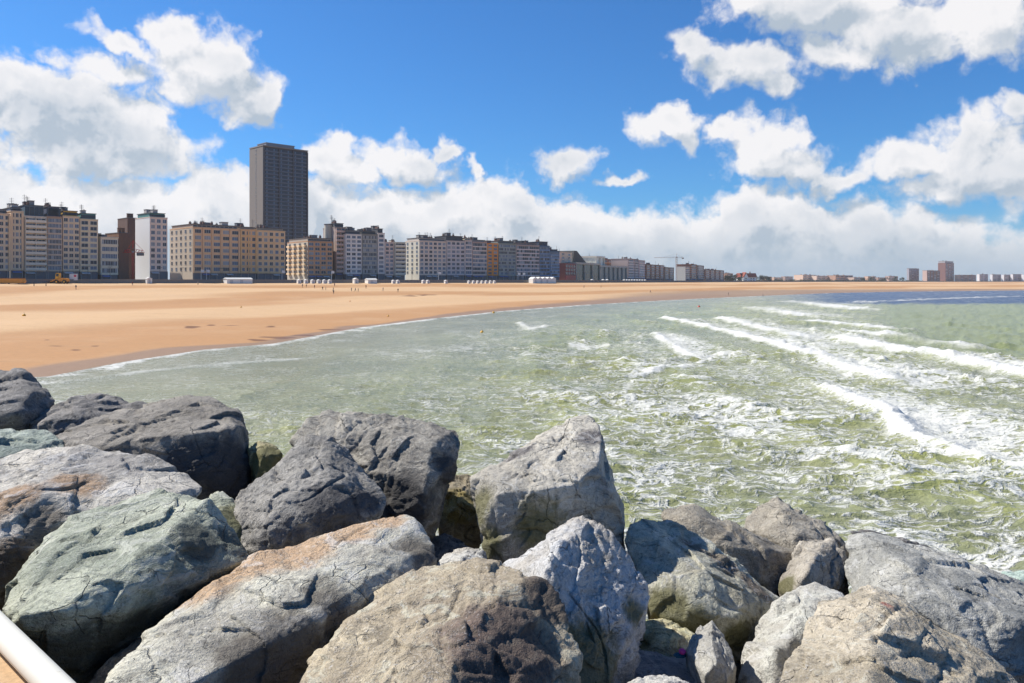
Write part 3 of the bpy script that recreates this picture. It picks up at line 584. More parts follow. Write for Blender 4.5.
rock('narrow dark brown rock squeezed between the green rock and the orange-topped slab', [(66,706,3.9),(110,662,4.25),(150,629,4.55),(190,600,4.85),(208,598,4.9),(165,655,4.35),(110,730,3.8)], ((.10,.09,.075),(.18,.16,.135)), [(140,645,4.4)], seed=32, thick=.5)

# pink and blue litter caught between the stones
b_ = empty('litter', P(683, 652, 5.02)); tag(b_, 'crumpled pink wrapper with a blue scrap caught between the rocks', 'litter')
def crumple(name, r, c, seed, sc=(1, 1, 1), loc=(0, 0, 0)):
    V, Fc = ico(4); p = V*np.array(sc)*r; p = p+V*(r*.45*fbm(V*2.2+seed, 3, .6, ridged=True)-r*.2)[:, None]
    m, nt, bs = newmat(name+'_plastic'); bs.inputs['Base Color'].default_value = (*c, 1); bs.inputs['Roughness'].default_value = .35
    return link(name, np_mesh(name, p, Fc, [m], True), b_, loc)
crumple('wrapper', .021, (.75, .06, .32), 3, (1, 1, .8), (-.008, -.02, .012)); crumple('scrap', .03, (.02, .12, .20), 9, (1.3, .8, .4), (-.02, 0, -.02))

# rubble core of the breakwater below the armour stones
xs = np.linspace(-14, 16, 240); ys = np.linspace(-6, 20, 220); XX, YY = np.meshgrid(xs, ys); X = XX.ravel(); Y = YY.ravel()
base = np.interp(Y, [-6, 3.2, 7.2, 20], [-2.4, -2.45, -3.2, -13.0])+EYE-.25*sstep(0, 6, X)
pp = np.stack([X, Y, X*0], 1); Z = base+.22*fbm(pp*.9, 4, .55, ridged=True)+.10*fbm(pp*3, 3)
i = (np.arange(219)[:, None]*240+np.arange(239)[None, :]).ravel()
cm_ = rock_mat('core_stone', (.07, .065, .055), (.12, .11, .09), None, .05, (.02, .02, .02), .3, 40)
core = link('rubble_bank', np_mesh('rubble_bank', np.stack([X, Y, Z], 1), np.stack([i, i+1, i+241, i+240], 1), [cm_], True, dict(moss_shade=X*0-1)))
tag(core, 'dark rubble slope under the armour rocks', kind='structure')

# walkway on the breakwater with its white tubular kerb rail
m, nt, bs = newmat('walkway_sandstone'); geo = nt.node('ShaderNodeNewGeometry').outputs['Position']
n1 = nt.noise(geo, 3, 5, .6); n2 = nt.noise(geo, 45, 4, .7)
nt.put(bs.inputs['Base Color'], nt.mix(1.0, nt.mix(n1, (.52, .33, .17), (.60, .42, .25)), nt.math('MULTIPLY_ADD', n2, .7, .6), 'MULTIPLY')); bs.inputs['Roughness'].default_value = .9
nt.put(bs.inputs['Normal'], nt.bump(n2, .6, .01))
zt = EYE-1.66; a0 = Vector(P(0, 631, 3.64)); a1 = Vector(P(51, 683, 3.17)); dr = (a1-a0); dr.z = 0; dr.normalize(); pr = Vector((dr.y, -dr.x, 0))
A = a0-dr*14+pr*.02; B = a0+dr*14+pr*.02
wk = MB(); wk.prism([(A.x, A.y), (B.x, B.y), ((B+pr*5).x, (B+pr*5).y), ((A+pr*5).x, (A+pr*5).y)], zt-1.8, zt, axis=2)
tag(wk.build('walkway', m), 'sand-coloured walkway on the breakwater', kind='structure')
pm, nt, bs = newmat('white_paint'); geo = nt.node('ShaderNodeNewGeometry').outputs['Position']
nt.put(bs.inputs['Base Color'], nt.mix(nt.ramp(nt.noise(geo, 30, 6, .75), .63, .70, 0, .6), nt.mix(nt.noise(geo, 3, 4, .6), (.80, .78, .69), (.70, .67, .58)), (.33, .22, .12))); bs.inputs['Roughness'].default_value = .45
rl = empty('kerb_rail', (a0.x, a0.y, zt)); tag(rl, 'white painted tubular kerb rail in the bottom left corner', 'rail')
tb = MB(); c0 = Vector((0, 0, .065)); tb.tube(c0-dr*13, c0+dr*13, .054, n=40); tb.build('pipe', pm, rl, smooth=True)
for k in range(-6, 7):
    s = MB(); q = dr*(k*2.0+1.3); s.box(q.x-.04, q.x+.04, q.y-.04, q.y+.04, 0, .03); s.build('foot', pm, rl)
# ------------------------------------------------------------------ town: materials
FRAME = plain('window_frame', (.62, .62, .60), .5)
GL_D = glassy('dark_glass', (.035, .04, .055)); GL_B = glassy('blue_glass', (.10, .14, .20)); GL_C = glassy('curtained_glass', (.30, .30, .31), .35)
ROOFM = plain('roof_grey', (.10, .10, .11)); METAL = plain('metal_dark', (.08, .08, .085), .5); WHITE_M = plain('white_panel', (.74, .74, .72), .55)
SHOP = plain('shopfront_dark', (.13, .135, .15), .4)
def window_mesh(wd, ht, gl, mull=2):
    m = MB(); m.box(0, wd, -.02, .10, 0, ht, 1); t = .07
    m.box(-.05, wd+.05, -.10, -.02, ht, ht+t, 0); m.box(-.08, wd+.08, -.16, -.02, -t, 0, 0); m.box(-.05, 0, -.09, -.02, 0, ht, 0); m.box(wd, wd+.05, -.09, -.02, 0, ht, 0)
    for k in range(1, mull): m.box(wd*k/mull-.04, wd*k/mull+.04, -.07, -.02, 0, ht, 0)
    return m.mesh('window', [FRAME, gl])
_wm = {}
def wmesh(wd, ht, i, mull):
    k = (round(wd, 1), round(ht, 1), i, mull)
    if k not in _wm: _wm[k] = window_mesh(k[0], k[1], (GL_D, GL_B, GL_C)[i], mull)
    return _wm[k]
rnd = random.Random(11)
def far_(g_): return g_ is not None and g_.startswith('far')
def warm(c):
    w_ = [a_*k_ for a_, k_ in zip(c, (1.90, 1.66, 1.40))]; q_ = min(1, .80/max(w_)); return tuple(round(x*q_, 3) for x in w_)
def building(label, u0, u1, vtop, floors, wall, style='punched', ul=None, D=16, bays=4, band=None, end='blank', endc=None, top=None, topc=None, clutter=3,
             dy=0.0, Y=None, u1Y=None, shop=True, balc=None, wfrac=.62, pil=0, name='apartment_building', cat='apartment building', group=None, base_z=7.6, far=False, detail=True, roofc=None):
    """one block of flats: u0..u1 is its seafront facade, vtop its eaves; ul how far left its end wall reaches"""
    if Y is None: p0 = front(u0, dy); p1 = front(u1, dy)
    else: p0 = Vector(((u0-CU)/F*Y, Y)); Yb = u1Y or Y; p1 = Vector(((u1-CU)/F*Yb, Yb))
    H = EYE+(CV-vtop-(1.6 if not far_(group) else 0))/F*p0.y-base_z
    wall = warm(wall); band = warm(band) if band else None;  balc = warm(balc) if balc else None
    d = (p1-p0); W = d.length-.2; ang = math.atan2(d.y, d.x)
    if ul is not None:                                   # solve the depth of the block from the width of its end wall
        nx, ny = -math.sin(ang), math.cos(ang); k = (ul-CU)/F
        D = (k*p0.y-p0.x)/(nx-k*ny)
        D = max(6, min(D, 60))
    if group is None: group = 'apartment blocks along the seafront'
    b = empty(name, (p0.x, p0.y, base_z), ang); tag(b, label, cat, group)
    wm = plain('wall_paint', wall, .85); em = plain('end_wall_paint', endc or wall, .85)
    bayw = None
    g = min(5.6, H*.17) if shop else 0.0
    m = MB(); m.box(0, W, 0, D, g, H); m.build('wall', wm, b)
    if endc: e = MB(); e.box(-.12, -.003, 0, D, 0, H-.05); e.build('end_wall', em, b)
    if shop:
        m = MB(); m.box(.1, W-.1, .3, D-.1, 0, g-.002, 0)
        for k in range(int(W/4)+1): m.box(.2+k*4, .6+k*4, -.02, .298, 0, g-.002, 1)
        m.build('shopfront', [SHOP, plain('shop_column', (.30, .28, .26))], b)
        x = .5
        while x < W-4:
            if rnd.random() < .55: a = MB(); a.prism([(-1.7, g-1.0), (-.02, g-.35), (-.02, g-.25), (-1.7, g-.9)], x, x+3.4, axis=0); a.build('awning', rnd.choice([plain('awning_white', (.6, .6, .6)), plain('awning_blue', (.12, .2, .42))]), b)
            x += 4.2
    fh = (H-g-.5)/floors; wh = round(min(1.7, fh*.58), 1); bw = W/bays
    if pil:
        for k in range(pil+1):
            x = (W-.8)*k/pil; m = MB(); m.box(x, x+.8, -.55, -.003, g, H-.2); m.build('pilaster', plain('pilaster_paint', band or wall, .85), b)
    n = 0
    for f in range(floors):
        z = g+.45+f*fh+(fh-wh)*.5
        if style in ('punched', 'bays'):
            ww = round(bw*wfrac, 1)
            for k in range(bays):
                o = link('window', wmesh(ww, wh, rnd.choice((0, 0, 1, 1, 2)), 3 if ww > 2.6 else 2), b, (bw*(k+.5)-ww/2, 0, z)); n += 1
            if style == 'punched' and detail:
                m = MB(); m.box(.1, W-.1, -.28, -.003, z-.62, z-.42); m.build('floor_band', plain('slab_line', tuple(round(min(.8, x*1.12), 3) for x in wall), .85), b)
            if style == 'bays':
                m = MB(); m.box(.3, W-.3, -.35, -.003, z-fh*.30, z-.12); m.build('floor_band', plain('band_paint', band or wall, .85), b)
        else:                                            # continuous glazing
            m = MB(); m.box(.5, W-.5, -.03, .05, z-.25, z+wh, rnd.choice((0, 1)))
            for k in range(bays*3+1): x = .5+(W-1)*k/(bays*3); m.box(x-.06, x+.06, -.10, -.031, z-.25, z+wh, 3)
            for k in range(bays*3):
                if rnd.random() < .3: x = .5+(W-1)*k/(bays*3); m.box(x+.1, x+(W-1)/(bays*3)-.1, -.05, -.031, z-.2, z+wh-.05, 2)
            m.build('window', [GL_D, GL_B, GL_C, FRAME], b)
        if style == 'balcony':
            bm_ = plain('balcony_paint', balc or band or (.6, .6, .58), .8)
            m = MB(); m.box(.2, W-.2, -1.5, -.003, z-.55, z-.35); m.box(.2, W-.2, -1.5, -1.38, z-.35, z+.55)
            for k in range(bays+1): x = .2+(W-.55)*k/bays; m.box(x, x+.15, -1.37, -.004, z-.35, z+fh-.58)
            m.build('balcony', bm_, b)
        elif style == 'strip':
            m = MB(); m.box(0, W, -.25, -.003, z-.28-fh*.3, z-.28); m.build('floor_band', plain('band_paint', band or wall, .85), b)
    # end wall openings
    if end == 'windows' and D > 6:
        nb = max(2, int(D/5)); 
        for f in range(floors):
            z = g+.45+f*fh+(fh-wh)*.5
            for k in range(nb):
                o = link('window', wmesh(1.8, wh, rnd.choice((0, 1)), 2), b, (-.13 if endc else 0, D*(k+.5)/nb+.9, z), R(-90)); n += 1
    if end == 'balcony' and D > 4:
        for f in range(floors):
            z = g+.45+f*fh+(fh-wh)*.5
            nb = max(2, int(D/6))
            for k in range(nb):
                y = D*(k+.5)/nb; m = MB(); m.box(-1.4, -.13 if endc else -.003, y-1.9, y+1.9, z-.5, z+.45); m.build('balcony', plain('balcony_paint', balc or (.62, .60, .55), .8), b)
                m = MB(); m.box(-.16 if endc else -.05, -.125 if endc else -.003, y-1.6, y+1.6, z+.45, z+wh); m.build('window', GL_D, b)
    # roof edge, set back top floor, lift houses, chimneys and aerials
    m = MB(); m.box(-.2, W+.05, -.3, D+.2, H, H+.45); m.build('cornice', plain('cornice_paint', tuple(x*.85 for x in (topc and wall or wall)), .8), b)
    zt_ = H+.45
    if top:
        hh = top; tm = plain('penthouse_paint', topc or (.12, .13, .15), .6)
        m = MB(); m.box(.6, W-.6, 1.6, D-1, zt_, zt_+hh, 0); m.box(.3, W-.3, 1.2, D-.6, zt_+hh, zt_+hh+.3, 1)
        for k in range(bays*2):
            x = .6+(W-1.2)*(k+.5)/(bays*2); m.box(x-.8, x+.8, 1.52, 1.598, zt_+.4, zt_+hh-.5, 2)
        m.build('penthouse', [tm, ROOFM, GL_D], b); zt_ += hh+.3
    for k in range(clutter*2):
        x = rnd.uniform(1, max(1.5, W-5)); y = rnd.uniform(2.5, max(3, D*.55)); t = rnd.random(); m = MB()
        if t < .35:
            ww, hh = rnd.uniform(1.5, 3.5), rnd.uniform(.9, 2.0); m.box(x, min(W-.5, x+ww), y, y+3, zt_, zt_+hh, 0); m.box(x-.15, min(W-.3, x+ww+.15), y-.15, y+3.15, zt_+hh, zt_+hh+.2, 1); m.build('lift_house', [plain('lift_paint', rnd.choice(((.30, .28, .26), (.14, .14, .15), (.45, .42, .38))), .8), ROOFM], b)
        elif t < .8:
            m.box(x, x+1.1, y, y+.8, zt_, zt_+rnd.uniform(.8, 1.4), 0); m.tube((x+.3, y+.4, zt_+.8), (x+.3, y+.4, zt_+1.9), .16, n=6, m=1); m.tube((x+.8, y+.4, zt_+.8), (x+.8, y+.4, zt_+1.9), .16, n=6, m=1); m.build('chimney', [plain('chimney_brick', (.22, .12, .09), .9), METAL], b)
        else:
            h_ = rnd.uniform(3, 5); m.tube((x, y, zt_), (x, y, zt_+h_), .08, n=5)
            for q in (.6, .75, .9): m.tube((x-.9, y, zt_+h_*q), (x+.9, y, zt_+h_*q), .05, n=4)
            m.build('aerial', METAL, b)
    b['_W'] = W; b['_H'] = H; b['_D'] = D
    return b
BEI = (.50, .43, .35); ORA = (.50, .36, .24); GRY = (.36, .34, .33); WHT = (.60, .59, .57); DKB = (.12, .08, .06)
building('beige flats at the left edge with grouped white windows, beside the white-balcony flats', -32, 10.5, 210, 9, BEI, 'punched', bays=7, pil=3, band=(.52, .42, .31), top=1.6, topc=(.20, .21, .24), clutter=4)
building('narrow beige and orange flats between two pilasters, left of the white-balcony flats', 10.7, 24, 210, 9, BEI, 'punched', bays=3, pil=1, band=(.52, .41, .30), top=1.4, topc=(.12, .14, .18), clutter=2)
building('flats with stacked white balconies under a two-storey dark glass roof, far left', 24.3, 46.8, 215, 10, WHT, 'balcony', bays=2, balc=(.62, .62, .58), top=4.6, topc=(.10, .15, .20), clutter=5, wfrac=.8)
building('brown-grey flats with dark window rows and a navy roof storey', 47, 62.8, 215.5, 10, (.24, .19, .16), 'strip', bays=3, band=(.34, .29, .25), top=4.2, topc=(.07, .09, .16), clutter=3)
building('beige flats crowned by a yellow-orange roof storey', 63, 80, 215, 9, BEI, 'punched', bays=3, band=(.46, .40, .31), top=2.2, topc=(.62, .38, .05), clutter=3, wfrac=.7)
building('beige flats with a teal glass roof storey, right end of the left block', 80.2, 98.5, 218, 9, (.46, .42, .34), 'punched', bays=2, band=(.5, .45, .36), top=2.4, topc=(.10, .26, .25), clutter=2, wfrac=.72)
building('low white flats with five dark window strips', 101, 118.5, 236, 5, (.56, .55, .49), 'strip', bays=3, band=(.60, .58, .50), clutter=2)
building('windowless red-brown brick block beside the low white flats', 118.7, 130, 233, 6, (.15, .085, .06), 'none', bays=2, shop=False, clutter=3, detail=False) if False else None
def blank_block(label, u0, u1, vtop, c, dy=0, D=14, **k):
    p0 = front(u0, dy); p1 = front(u1, dy); H = EYE+(CV-vtop)/F*p0.y-7.6; d = p1-p0; W = d.length-.2
    b = empty('brick_block', (p0.x, p0.y, 7.6), math.atan2(d.y, d.x)); tag(b, label, 'building', 'apartment blocks along the seafront')
    m = MB(); m.box(0, W, 0, D, 0, H); m.build('wall', plain('brick', c, .9, .3, .6), b)
    m = MB(); m.box(-.15, W+.15, -.15, D+.1, H, H+.35); m.build('coping', ROOFM, b)
    for x in (W*.15, W*.5):
        m = MB(); m.box(x, x+1.3, 2, 3.2, H+.35, H+2.4); m.box(x-.1, x+1.4, 1.9, 3.3, H+2.4, H+2.6); m.build('chimney', plain('brick', c, .9, .3, .6), b)
    return b
blank_block('windowless red-brown brick block beside the low white flats', 118.8, 129.5, 233, (.17, .095, .065))
blank_block('tall dark brown slab directly left of the white-ended flats', 127.5, 137, 218, (.10, .06, .05), dy=40)
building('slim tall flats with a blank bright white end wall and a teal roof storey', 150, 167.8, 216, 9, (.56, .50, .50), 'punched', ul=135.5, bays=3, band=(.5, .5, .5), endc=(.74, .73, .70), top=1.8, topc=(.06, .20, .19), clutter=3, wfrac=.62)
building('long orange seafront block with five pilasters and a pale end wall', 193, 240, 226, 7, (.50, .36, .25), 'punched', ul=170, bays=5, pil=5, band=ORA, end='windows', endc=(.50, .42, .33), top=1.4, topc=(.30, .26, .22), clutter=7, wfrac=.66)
building('orange-beige flats right of the long orange block, below the tower', 240.2, 257, 228, 7, (.50, .35, .22), 'bays', bays=3, pil=2, band=(.52, .36, .2), top=1.0, topc=(.3, .26, .22), clutter=3, wfrac=.6)
building('pale orange flats in front of the foot of the dark tower', 257.2, 285.5, 229, 7, (.50, .39, .27), 'bays', bays=5, band=(.55, .41, .26), top=1.0, topc=(.42, .36, .3), clutter=6, wfrac=.55)

# the dark tower behind the seafront
def tower():
    Y0 = 560.0; x0 = (263-CU)/F*Y0; W, D = 35.0, 19.0; H = (CV-146)/F*Y0+EYE-7
    b = empty('tower_block', (x0, Y0, 7), R(45)); tag(b, 'tall dark slab tower with a brown concrete end wall rising over the town', 'tower block')
    m = MB(); m.box(0, W, 0, D, 0, H); m.build('wall', plain('tower_concrete', (.04, .042, .05), .8), b)
    m = MB(); m.box(-.4, -.003, -.5, D+.3, 0, H-.5); m.build('end_wall', plain('tower_end', (.185, .175, .168), .85, .2), b)
    m = MB(); m.box(-.4, -.003+.8, -.9, -.004-.5, 0, H-.5); m.box(W-.6, W+.3, -.9, .4, 0, H-.5) ; m.build('corner_pier', plain('tower_pier', (.07, .075, .09), .85), b)
    n = 34; fh = (H-5)/n
    for f in range(n): link('window', wmesh(1.4, 1.3, 0, 2), b, (-.41, D*.5+.7, 4+f*fh+.9), R(-90))
    for f in range(n):
        z = 4+f*fh; m = MB()
        m.box(.9, W-.7, -.04, .05, z+1.0, z+fh-.1, 0)
        for k in range(24):
            x = .9+(W-1.6)*k/24
            if k % 4 == 1: m.box(x+.1, x+1.25, -.06, -.041, z+1.05, z+fh-.2, 1)
        m.build('window_band', [GL_D, GL_B, glassy('tower_blind', (.20, .22, .24), .4)], b)
        s = MB(); s.box(.9, W-.7, -.8, -.003, z, z+.22)
        for k in range(3):
            xa = .9+(W-1.6)*k/3+.35; xb = .9+(W-1.6)*(k+1)/3-.35
            s.box(xa, xb, -.82, -.72, z+.221, z+.95)
        s.build('balcony', plain('tower_balcony', (.09, .11, .15), .7), b)
    for k in (1, 2):
        x = .9+(W-1.6)*k/3; m = MB(); m.box(x-.3, x+.3, -1.0, -.005, 3, H-1); m.build('mullion', plain('tower_pier', (.07, .075, .09), .85), b)
    m = MB(); m.box(-.6, W+.3, -1, D+.3, H, H+.8); m.build('parapet', plain('tower_parapet', (.20, .19, .19), .8), b)
    m = MB(); m.box(4, W*.75, 3, D-3, H+.8, H+3.2); m.box(3.7, W*.76, 2.7, D-2.7, H+3.2, H+3.5); m.build('plant_room', plain('tower_plant', (.26, .26, .28), .7), b)
tower()

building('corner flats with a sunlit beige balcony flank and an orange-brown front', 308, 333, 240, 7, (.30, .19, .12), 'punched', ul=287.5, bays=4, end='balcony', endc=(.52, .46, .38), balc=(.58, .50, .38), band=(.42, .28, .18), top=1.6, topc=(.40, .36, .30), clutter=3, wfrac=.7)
# round stair turret
def turret():
    p = front(329, 12); b = empty('stair_turret', (p.x, p.y, 7.6)); tag(b, 'tall round beige stair turret behind the corner flats', 'stair turret')
    H = EYE+(CV-225)/F*p.y-7.6; m = MB(); m.tube((0, 0, 0), (0, 0, H), 2.7, n=28); m.build('shaft', plain('turret_paint', (.52, .47, .38), .85), b, smooth=False)
    m = MB(); m.tube((0, 0, H), (0, 0, H+.5), 2.9, n=28); m.build('cap', ROOFM, b)
turret()
building('tall dark grey flats with reddish balconies behind the round turret', 335, 345.5, 226, 10, (.20, .18, .185), 'balcony', dy=4, bays=2, balc=(.30, .25, .25), band=(.3, .26, .26), top=2, topc=(.10, .11, .12), clutter=4)
building('white flats with pale blue balcony fronts', 345.8, 362, 233, 9, (.56, .58, .63), 'bays', bays=3, band=(.58, .62, .70), top=2.0, topc=(.22, .23, .25), clutter=4, wfrac=.66)
building('dark grey flats between the pale blue ones and a slim white block', 362.3, 377.6, 233, 9, (.15, .16, .165), 'strip', bays=3, band=(.22, .235, .235), top=1.6, topc=(.08, .085, .09), clutter=3)
building('slim white block with a curved dark roof lantern', 377.8, 385, 232, 9, (.55, .56, .60), 'bays', bays=1, band=(.6, .61, .66), top=2.4, topc=(.08, .08, .09), clutter=2, wfrac=.6)
building('low pinkish-grey flats under a brown roof edge', 385.2, 394, 241, 8, (.38, .34, .35), 'bays', bays=2, band=(.44, .38, .38), clutter=2, roofc=1)
building('pale flats with eight dark balcony rows left of the cream-ended block', 394.2, 405.5, 241, 8, (.34, .37, .36), 'balcony', bays=1, balc=(.55, .56, .53), clutter=3)
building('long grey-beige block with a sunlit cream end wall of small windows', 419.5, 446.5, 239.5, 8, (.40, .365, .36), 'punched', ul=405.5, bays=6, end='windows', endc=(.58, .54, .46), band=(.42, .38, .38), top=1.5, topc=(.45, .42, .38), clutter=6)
building('grey flats with black roof plant right of the long grey-beige block', 446.7, 465, 239.5, 8, (.33, .325, .36), 'bays', bays=4, band=(.38, .37, .42), top=2.8, topc=(.07, .07, .075), clutter=4)
building('slim flats with a bare cream top wall', 465.2, 472.3, 239, 8, (.36, .34, .36), 'strip', bays=1, band=(.42, .40, .42), topc=(.6, .52, .38), top=1.2, clutter=1)
building('striped grey-pink flats left of the bright orange block', 472.5, 487, 240.5, 8, (.26, .22, .23), 'strip', bays=3, band=(.48, .42, .41), top=1.0, topc=(.3, .28, .27), clutter=4)
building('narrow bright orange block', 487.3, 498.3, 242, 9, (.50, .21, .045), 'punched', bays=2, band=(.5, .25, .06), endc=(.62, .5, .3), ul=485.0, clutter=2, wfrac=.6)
building('dark green-grey flats right of the bright orange block', 498.6, 516, 242, 9, (.15, .18, .18), 'strip', bays=4, band=(.20, .235, .24), top=1.4, topc=(.20, .22, .21), clutter=4)
building('pink-grey flats with brown-striped floors', 516.3, 539.5, 243.5, 8, (.27, .23, .235), 'strip', bays=4, band=(.50, .45, .48), top=1.2, topc=(.35, .25, .22), clutter=5)
building('blue glass block with a peaked dark roof', 539.8, 550, 244.5, 8, (.06, .11, .20), 'strip', bays=2, band=(.11, .19, .34), top=2.6, topc=(.05, .07, .11), clutter=2)
building('lower blue glass block at the end of the tall row', 550.2, 559.6, 250, 8, (.06, .11, .20), 'strip', bays=2, band=(.12, .21, .37), top=1.0, topc=(.06, .08, .12), clutter=2)
G2 = 'smaller buildings right of the blue blocks'
building('beige block with a few windows beside the lower blue block', 560, 572, 250.5, 7, (.44, .39, .34), 'punched', bays=2, dy=25, clutter=3, group=G2, wfrac=.35)
def gable(label, u0, u1, vt, c, rc, dy=20, D=22, floors=4, rise=6):
    p0 = front(u0, dy); p1 = front(u1, dy); d = p1-p0; W = d.length; H = EYE+(CV-vt)/F*p0.y-7.6-rise
    b = empty('gabled_house', (p0.x, p0.y, 7.6), math.atan2(d.y, d.x)); tag(b, label, 'building', G2)
    m = MB(); m.box(0, W, 0, D, 0, H); m.build('wall', plain('wall_paint', c, .85), b)
    m = MB(); m.prism([(-.6, H+.002), (W+.6, H+.002), (W*.30, H+rise), (W*.12, H+rise)], -.6, D+.6, axis=1); m.build('roof', plain('slate', rc, .7), b)
    for f in range(floors):
        for k in range(3): link('window', wmesh(1.6, 1.5, (f+k) % 3, 2), b, (W*(k+.5)/3-.8, 0, 1.5+f*(H-1)/floors))
gable('dark mansard-roofed building stepping down behind the red-signed front', 572, 585.5, 250.5, (.16, .15, .14), (.055, .055, .055), dy=30, rise=9)
# red front with dark panels
p0 = front(565.5, 0); p1 = front(575.6, 0); d = p1-p0; b = empty('red_pavilion', (p0.x, p0.y, 7.6), math.atan2(d.y, d.x)); tag(b, 'narrow front clad in dark red panels over a bright red base', 'building', G2)
W = d.length; H = (CV-262.5)/F*p0.y; m = MB(); m.box(0, W, 0, 12, 0, H); m.build('wall', plain('red_wall', (.30, .10, .09), .8), b)
m = MB(); m.box(.3, W-.3, -.25, -.003, 1.5, H*.34); m.build('sign_band', plain('red_band', (.60, .06, .045), .5), b)
for k in range(4):
    for f in range(3): m = MB(); m.box(.6+k*W/4, .6+k*W/4+W/6, -.1, -.003, H*.40+f*H*.19, H*.40+f*H*.19+H*.13); m.build('window', GL_D, b)
def pavilion(label, u0, u1, vt, c, gc, n, dy=0, D=18, cap=(.3, .3, .3)):
    p0 = front(u0, dy); p1 = front(u1, dy); d = p1-p0; W = d.length; H = EYE+(CV-vt)/F*p0.y-7.6
    b = empty('seafront_hall', (p0.x, p0.y, 7.6), math.atan2(d.y, d.x)); tag(b, label, 'hall', G2)
    m = MB(); m.box(0, W, .6, D, 0, H); m.build('glass_wall', glassy('hall_glass', gc, .15), b)
    m = MB(); m.box(-.3, W+.3, -.6, D+.3, H, H+1.4); m.box(-.3, W+.3, -.2, .598, 0, 1.2); m.build('cornice', plain('hall_stone', c, .85), b)
    for k in range(n+1): x = (W-.9)*k/n; m = MB(); m.box(x, x+.9, -.3, .597, 1.202, H-.002); m.build('column', plain('hall_stone', c, .85), b)
    return b
pavilion('beige colonnaded hall with a green-black glazed centre', 576, 600, 264, (.50, .44, .37), (.05, .08, .07), 3)
pavilion('wide glazed seafront hall with grey-green glass', 600.6, 627, 267, (.48, .45, .40), (.10, .14, .15), 6)
blk = pavilion('white box-shaped stage tower above the colonnaded hall', 596, 604.5, 257.5, (.78, .72, .60), (.7, .66, .55), 2, dy=22, D=14)
G3 = 'far apartment blocks round the bay'
def farb(label, u0, u1, vt, floors, c, style='strip', **k): return building(label, u0, u1, vt, floors, tuple(x*k_ for x, k_ in zip(c, (.56, .52, .54) if c[0] > .5 else (.60, .52, .50))), 'bays' if style == 'strip' else style, group=G3, **{**dict(bays=max(1, int((u1-u0)/4)), clutter=3), **k})
farb('long reddish-brown roofed block behind the seafront halls', 590, 632, 258.5, 5, (.27, .17, .14), dy=60, band=(.33, .24, .19), clutter=8)
farb('white block with blue-grey bay fronts right of the halls', 628, 634.5, 259, 7, (.42, .43, .48), 'bays', band=(.52, .54, .60), clutter=1)
farb('second slim white bay-fronted block right of the halls, next to the pale one', 634.8, 638.5, 259.5, 7, (.30, .32, .38), band=(.60, .62, .68), clutter=1)
farb('pale lilac block ending the row of bay-fronted flats', 638.8, 645, 260.5, 7, (.46, .46, .54), 'bays', band=(.55, .56, .64), clutter=2)
farb('dark brown brick block past the lilac one', 646, 664, 264.5, 6, (.19, .13, .115), band=(.25, .17, .15), clutter=4)
farb('grey-brown block left of the tower crane mast', 664.5, 674, 267.5, 6, (.22, .20, .19), band=(.30, .27, .25), clutter=2)
farb('pale grey block with a bright cream end wall under the tower crane', 685.5, 690, 266.5, 6, (.36, .33, .33), band=(.42, .4, .4), ul=677, endc=(.72, .66, .56), clutter=3)
farb('brown block with reddish floors right of the tower crane', 690.4, 697, 264.5, 7, (.24, .16, .14), band=(.33, .25, .22), clutter=2)
farb('blue-grey block far along the beach', 697.3, 704, 265.5, 6, (.20, .23, .26), band=(.28, .32, .36), clutter=2)
farb('last red-brown block before the white house', 705, 724, 269.5, 5, (.22, .15, .14), band=(.30, .22, .2), clutter=5)

# white house with red roof
p = Vector(((749-CU)/F*1250, 1250.)); b = empty('white_house', (p.x, p.y, 7.6), R(20)); tag(b, 'white house with a red gabled roof standing alone by the beach', 'house')
m = MB(); m.box(-14, 14, 0, 14, 0, 7); m.box(-13, -3, -3, -.003, 0, 7); m.build('wall', plain('wall_paint', (.74, .73, .70), .85), b)
m = MB(); m.prism([(-1, 7.002), (15, 7.002), (11, 13.5), (3, 13.5)], -15, 15, axis=0); rf = m.build('roof', plain('red_tile', (.26, .07, .045), .8), b)
m = MB(); m.prism([(-13.5, 7.002), (-2.5, 7.002), (-8, 15)], -3.6, 6, axis=1); m.build('gable_roof', plain('red_tile', (.26, .07, .045), .8), b)
m = MB(); m.prism([(-12, 7.003), (-4, 7.003), (-8, 13)], -3.9, -3.602, axis=1); m.build('gable_wall', plain('wall_paint', (.74, .73, .70), .85), b)
for x in (-8, 4, 9):
    for z in (1.2, 4.2): link('window', wmesh(1.8, 1.6, 0, 2), b, (x-.9, -3 if x < 0 else 0, z))
m = MB(); m.box(6, 7.4, 6, 7.4, 12, 16); m.build('chimney', plain('chimney_brick', (.22, .12, .09), .9), b)
# far low white terraces, far towers, pale slabs at the right
for (u0, u1, vt, fl, c, lab) in [(796, 809, 275, 3, (.60, .57, .52), 'low white terrace farthest left beyond the white house'), (809.6, 828, 276, 3, (.58, .56, .53), 'long low white terrace beyond the white house'),
        (828.6, 846, 275.5, 3, (.36, .30, .28), 'low brownish terrace right of the long white one'), (847, 858, 277.5, 2, (.55, .53, .5), 'small low white terrace at the end of the dunes')]:
    farb(lab, u0+7, u1+7, vt, fl, c, Y=1900, u1Y=1930, D=25, clutter=4, shop=False, band=tuple(x*1.1 for x in c))
farb('blue-grey far tower, leftmost of the three by the right horizon', 909, 919, 268.5, 14, (.17, .19, .25), Y=2250, u1Y=2290, ul=907, bays=4, clutter=1, shop=False, band=(.24, .27, .34), endc=(.35, .36, .42))
farb('squat red-brown far tower, middle one of the three by the right horizon', 927, 940, 270.5, 12, (.16, .085, .075), Y=2200, u1Y=2250, ul=922.5, bays=4, clutter=1, shop=False, band=(.19, .11, .10), endc=(.52, .40, .36))
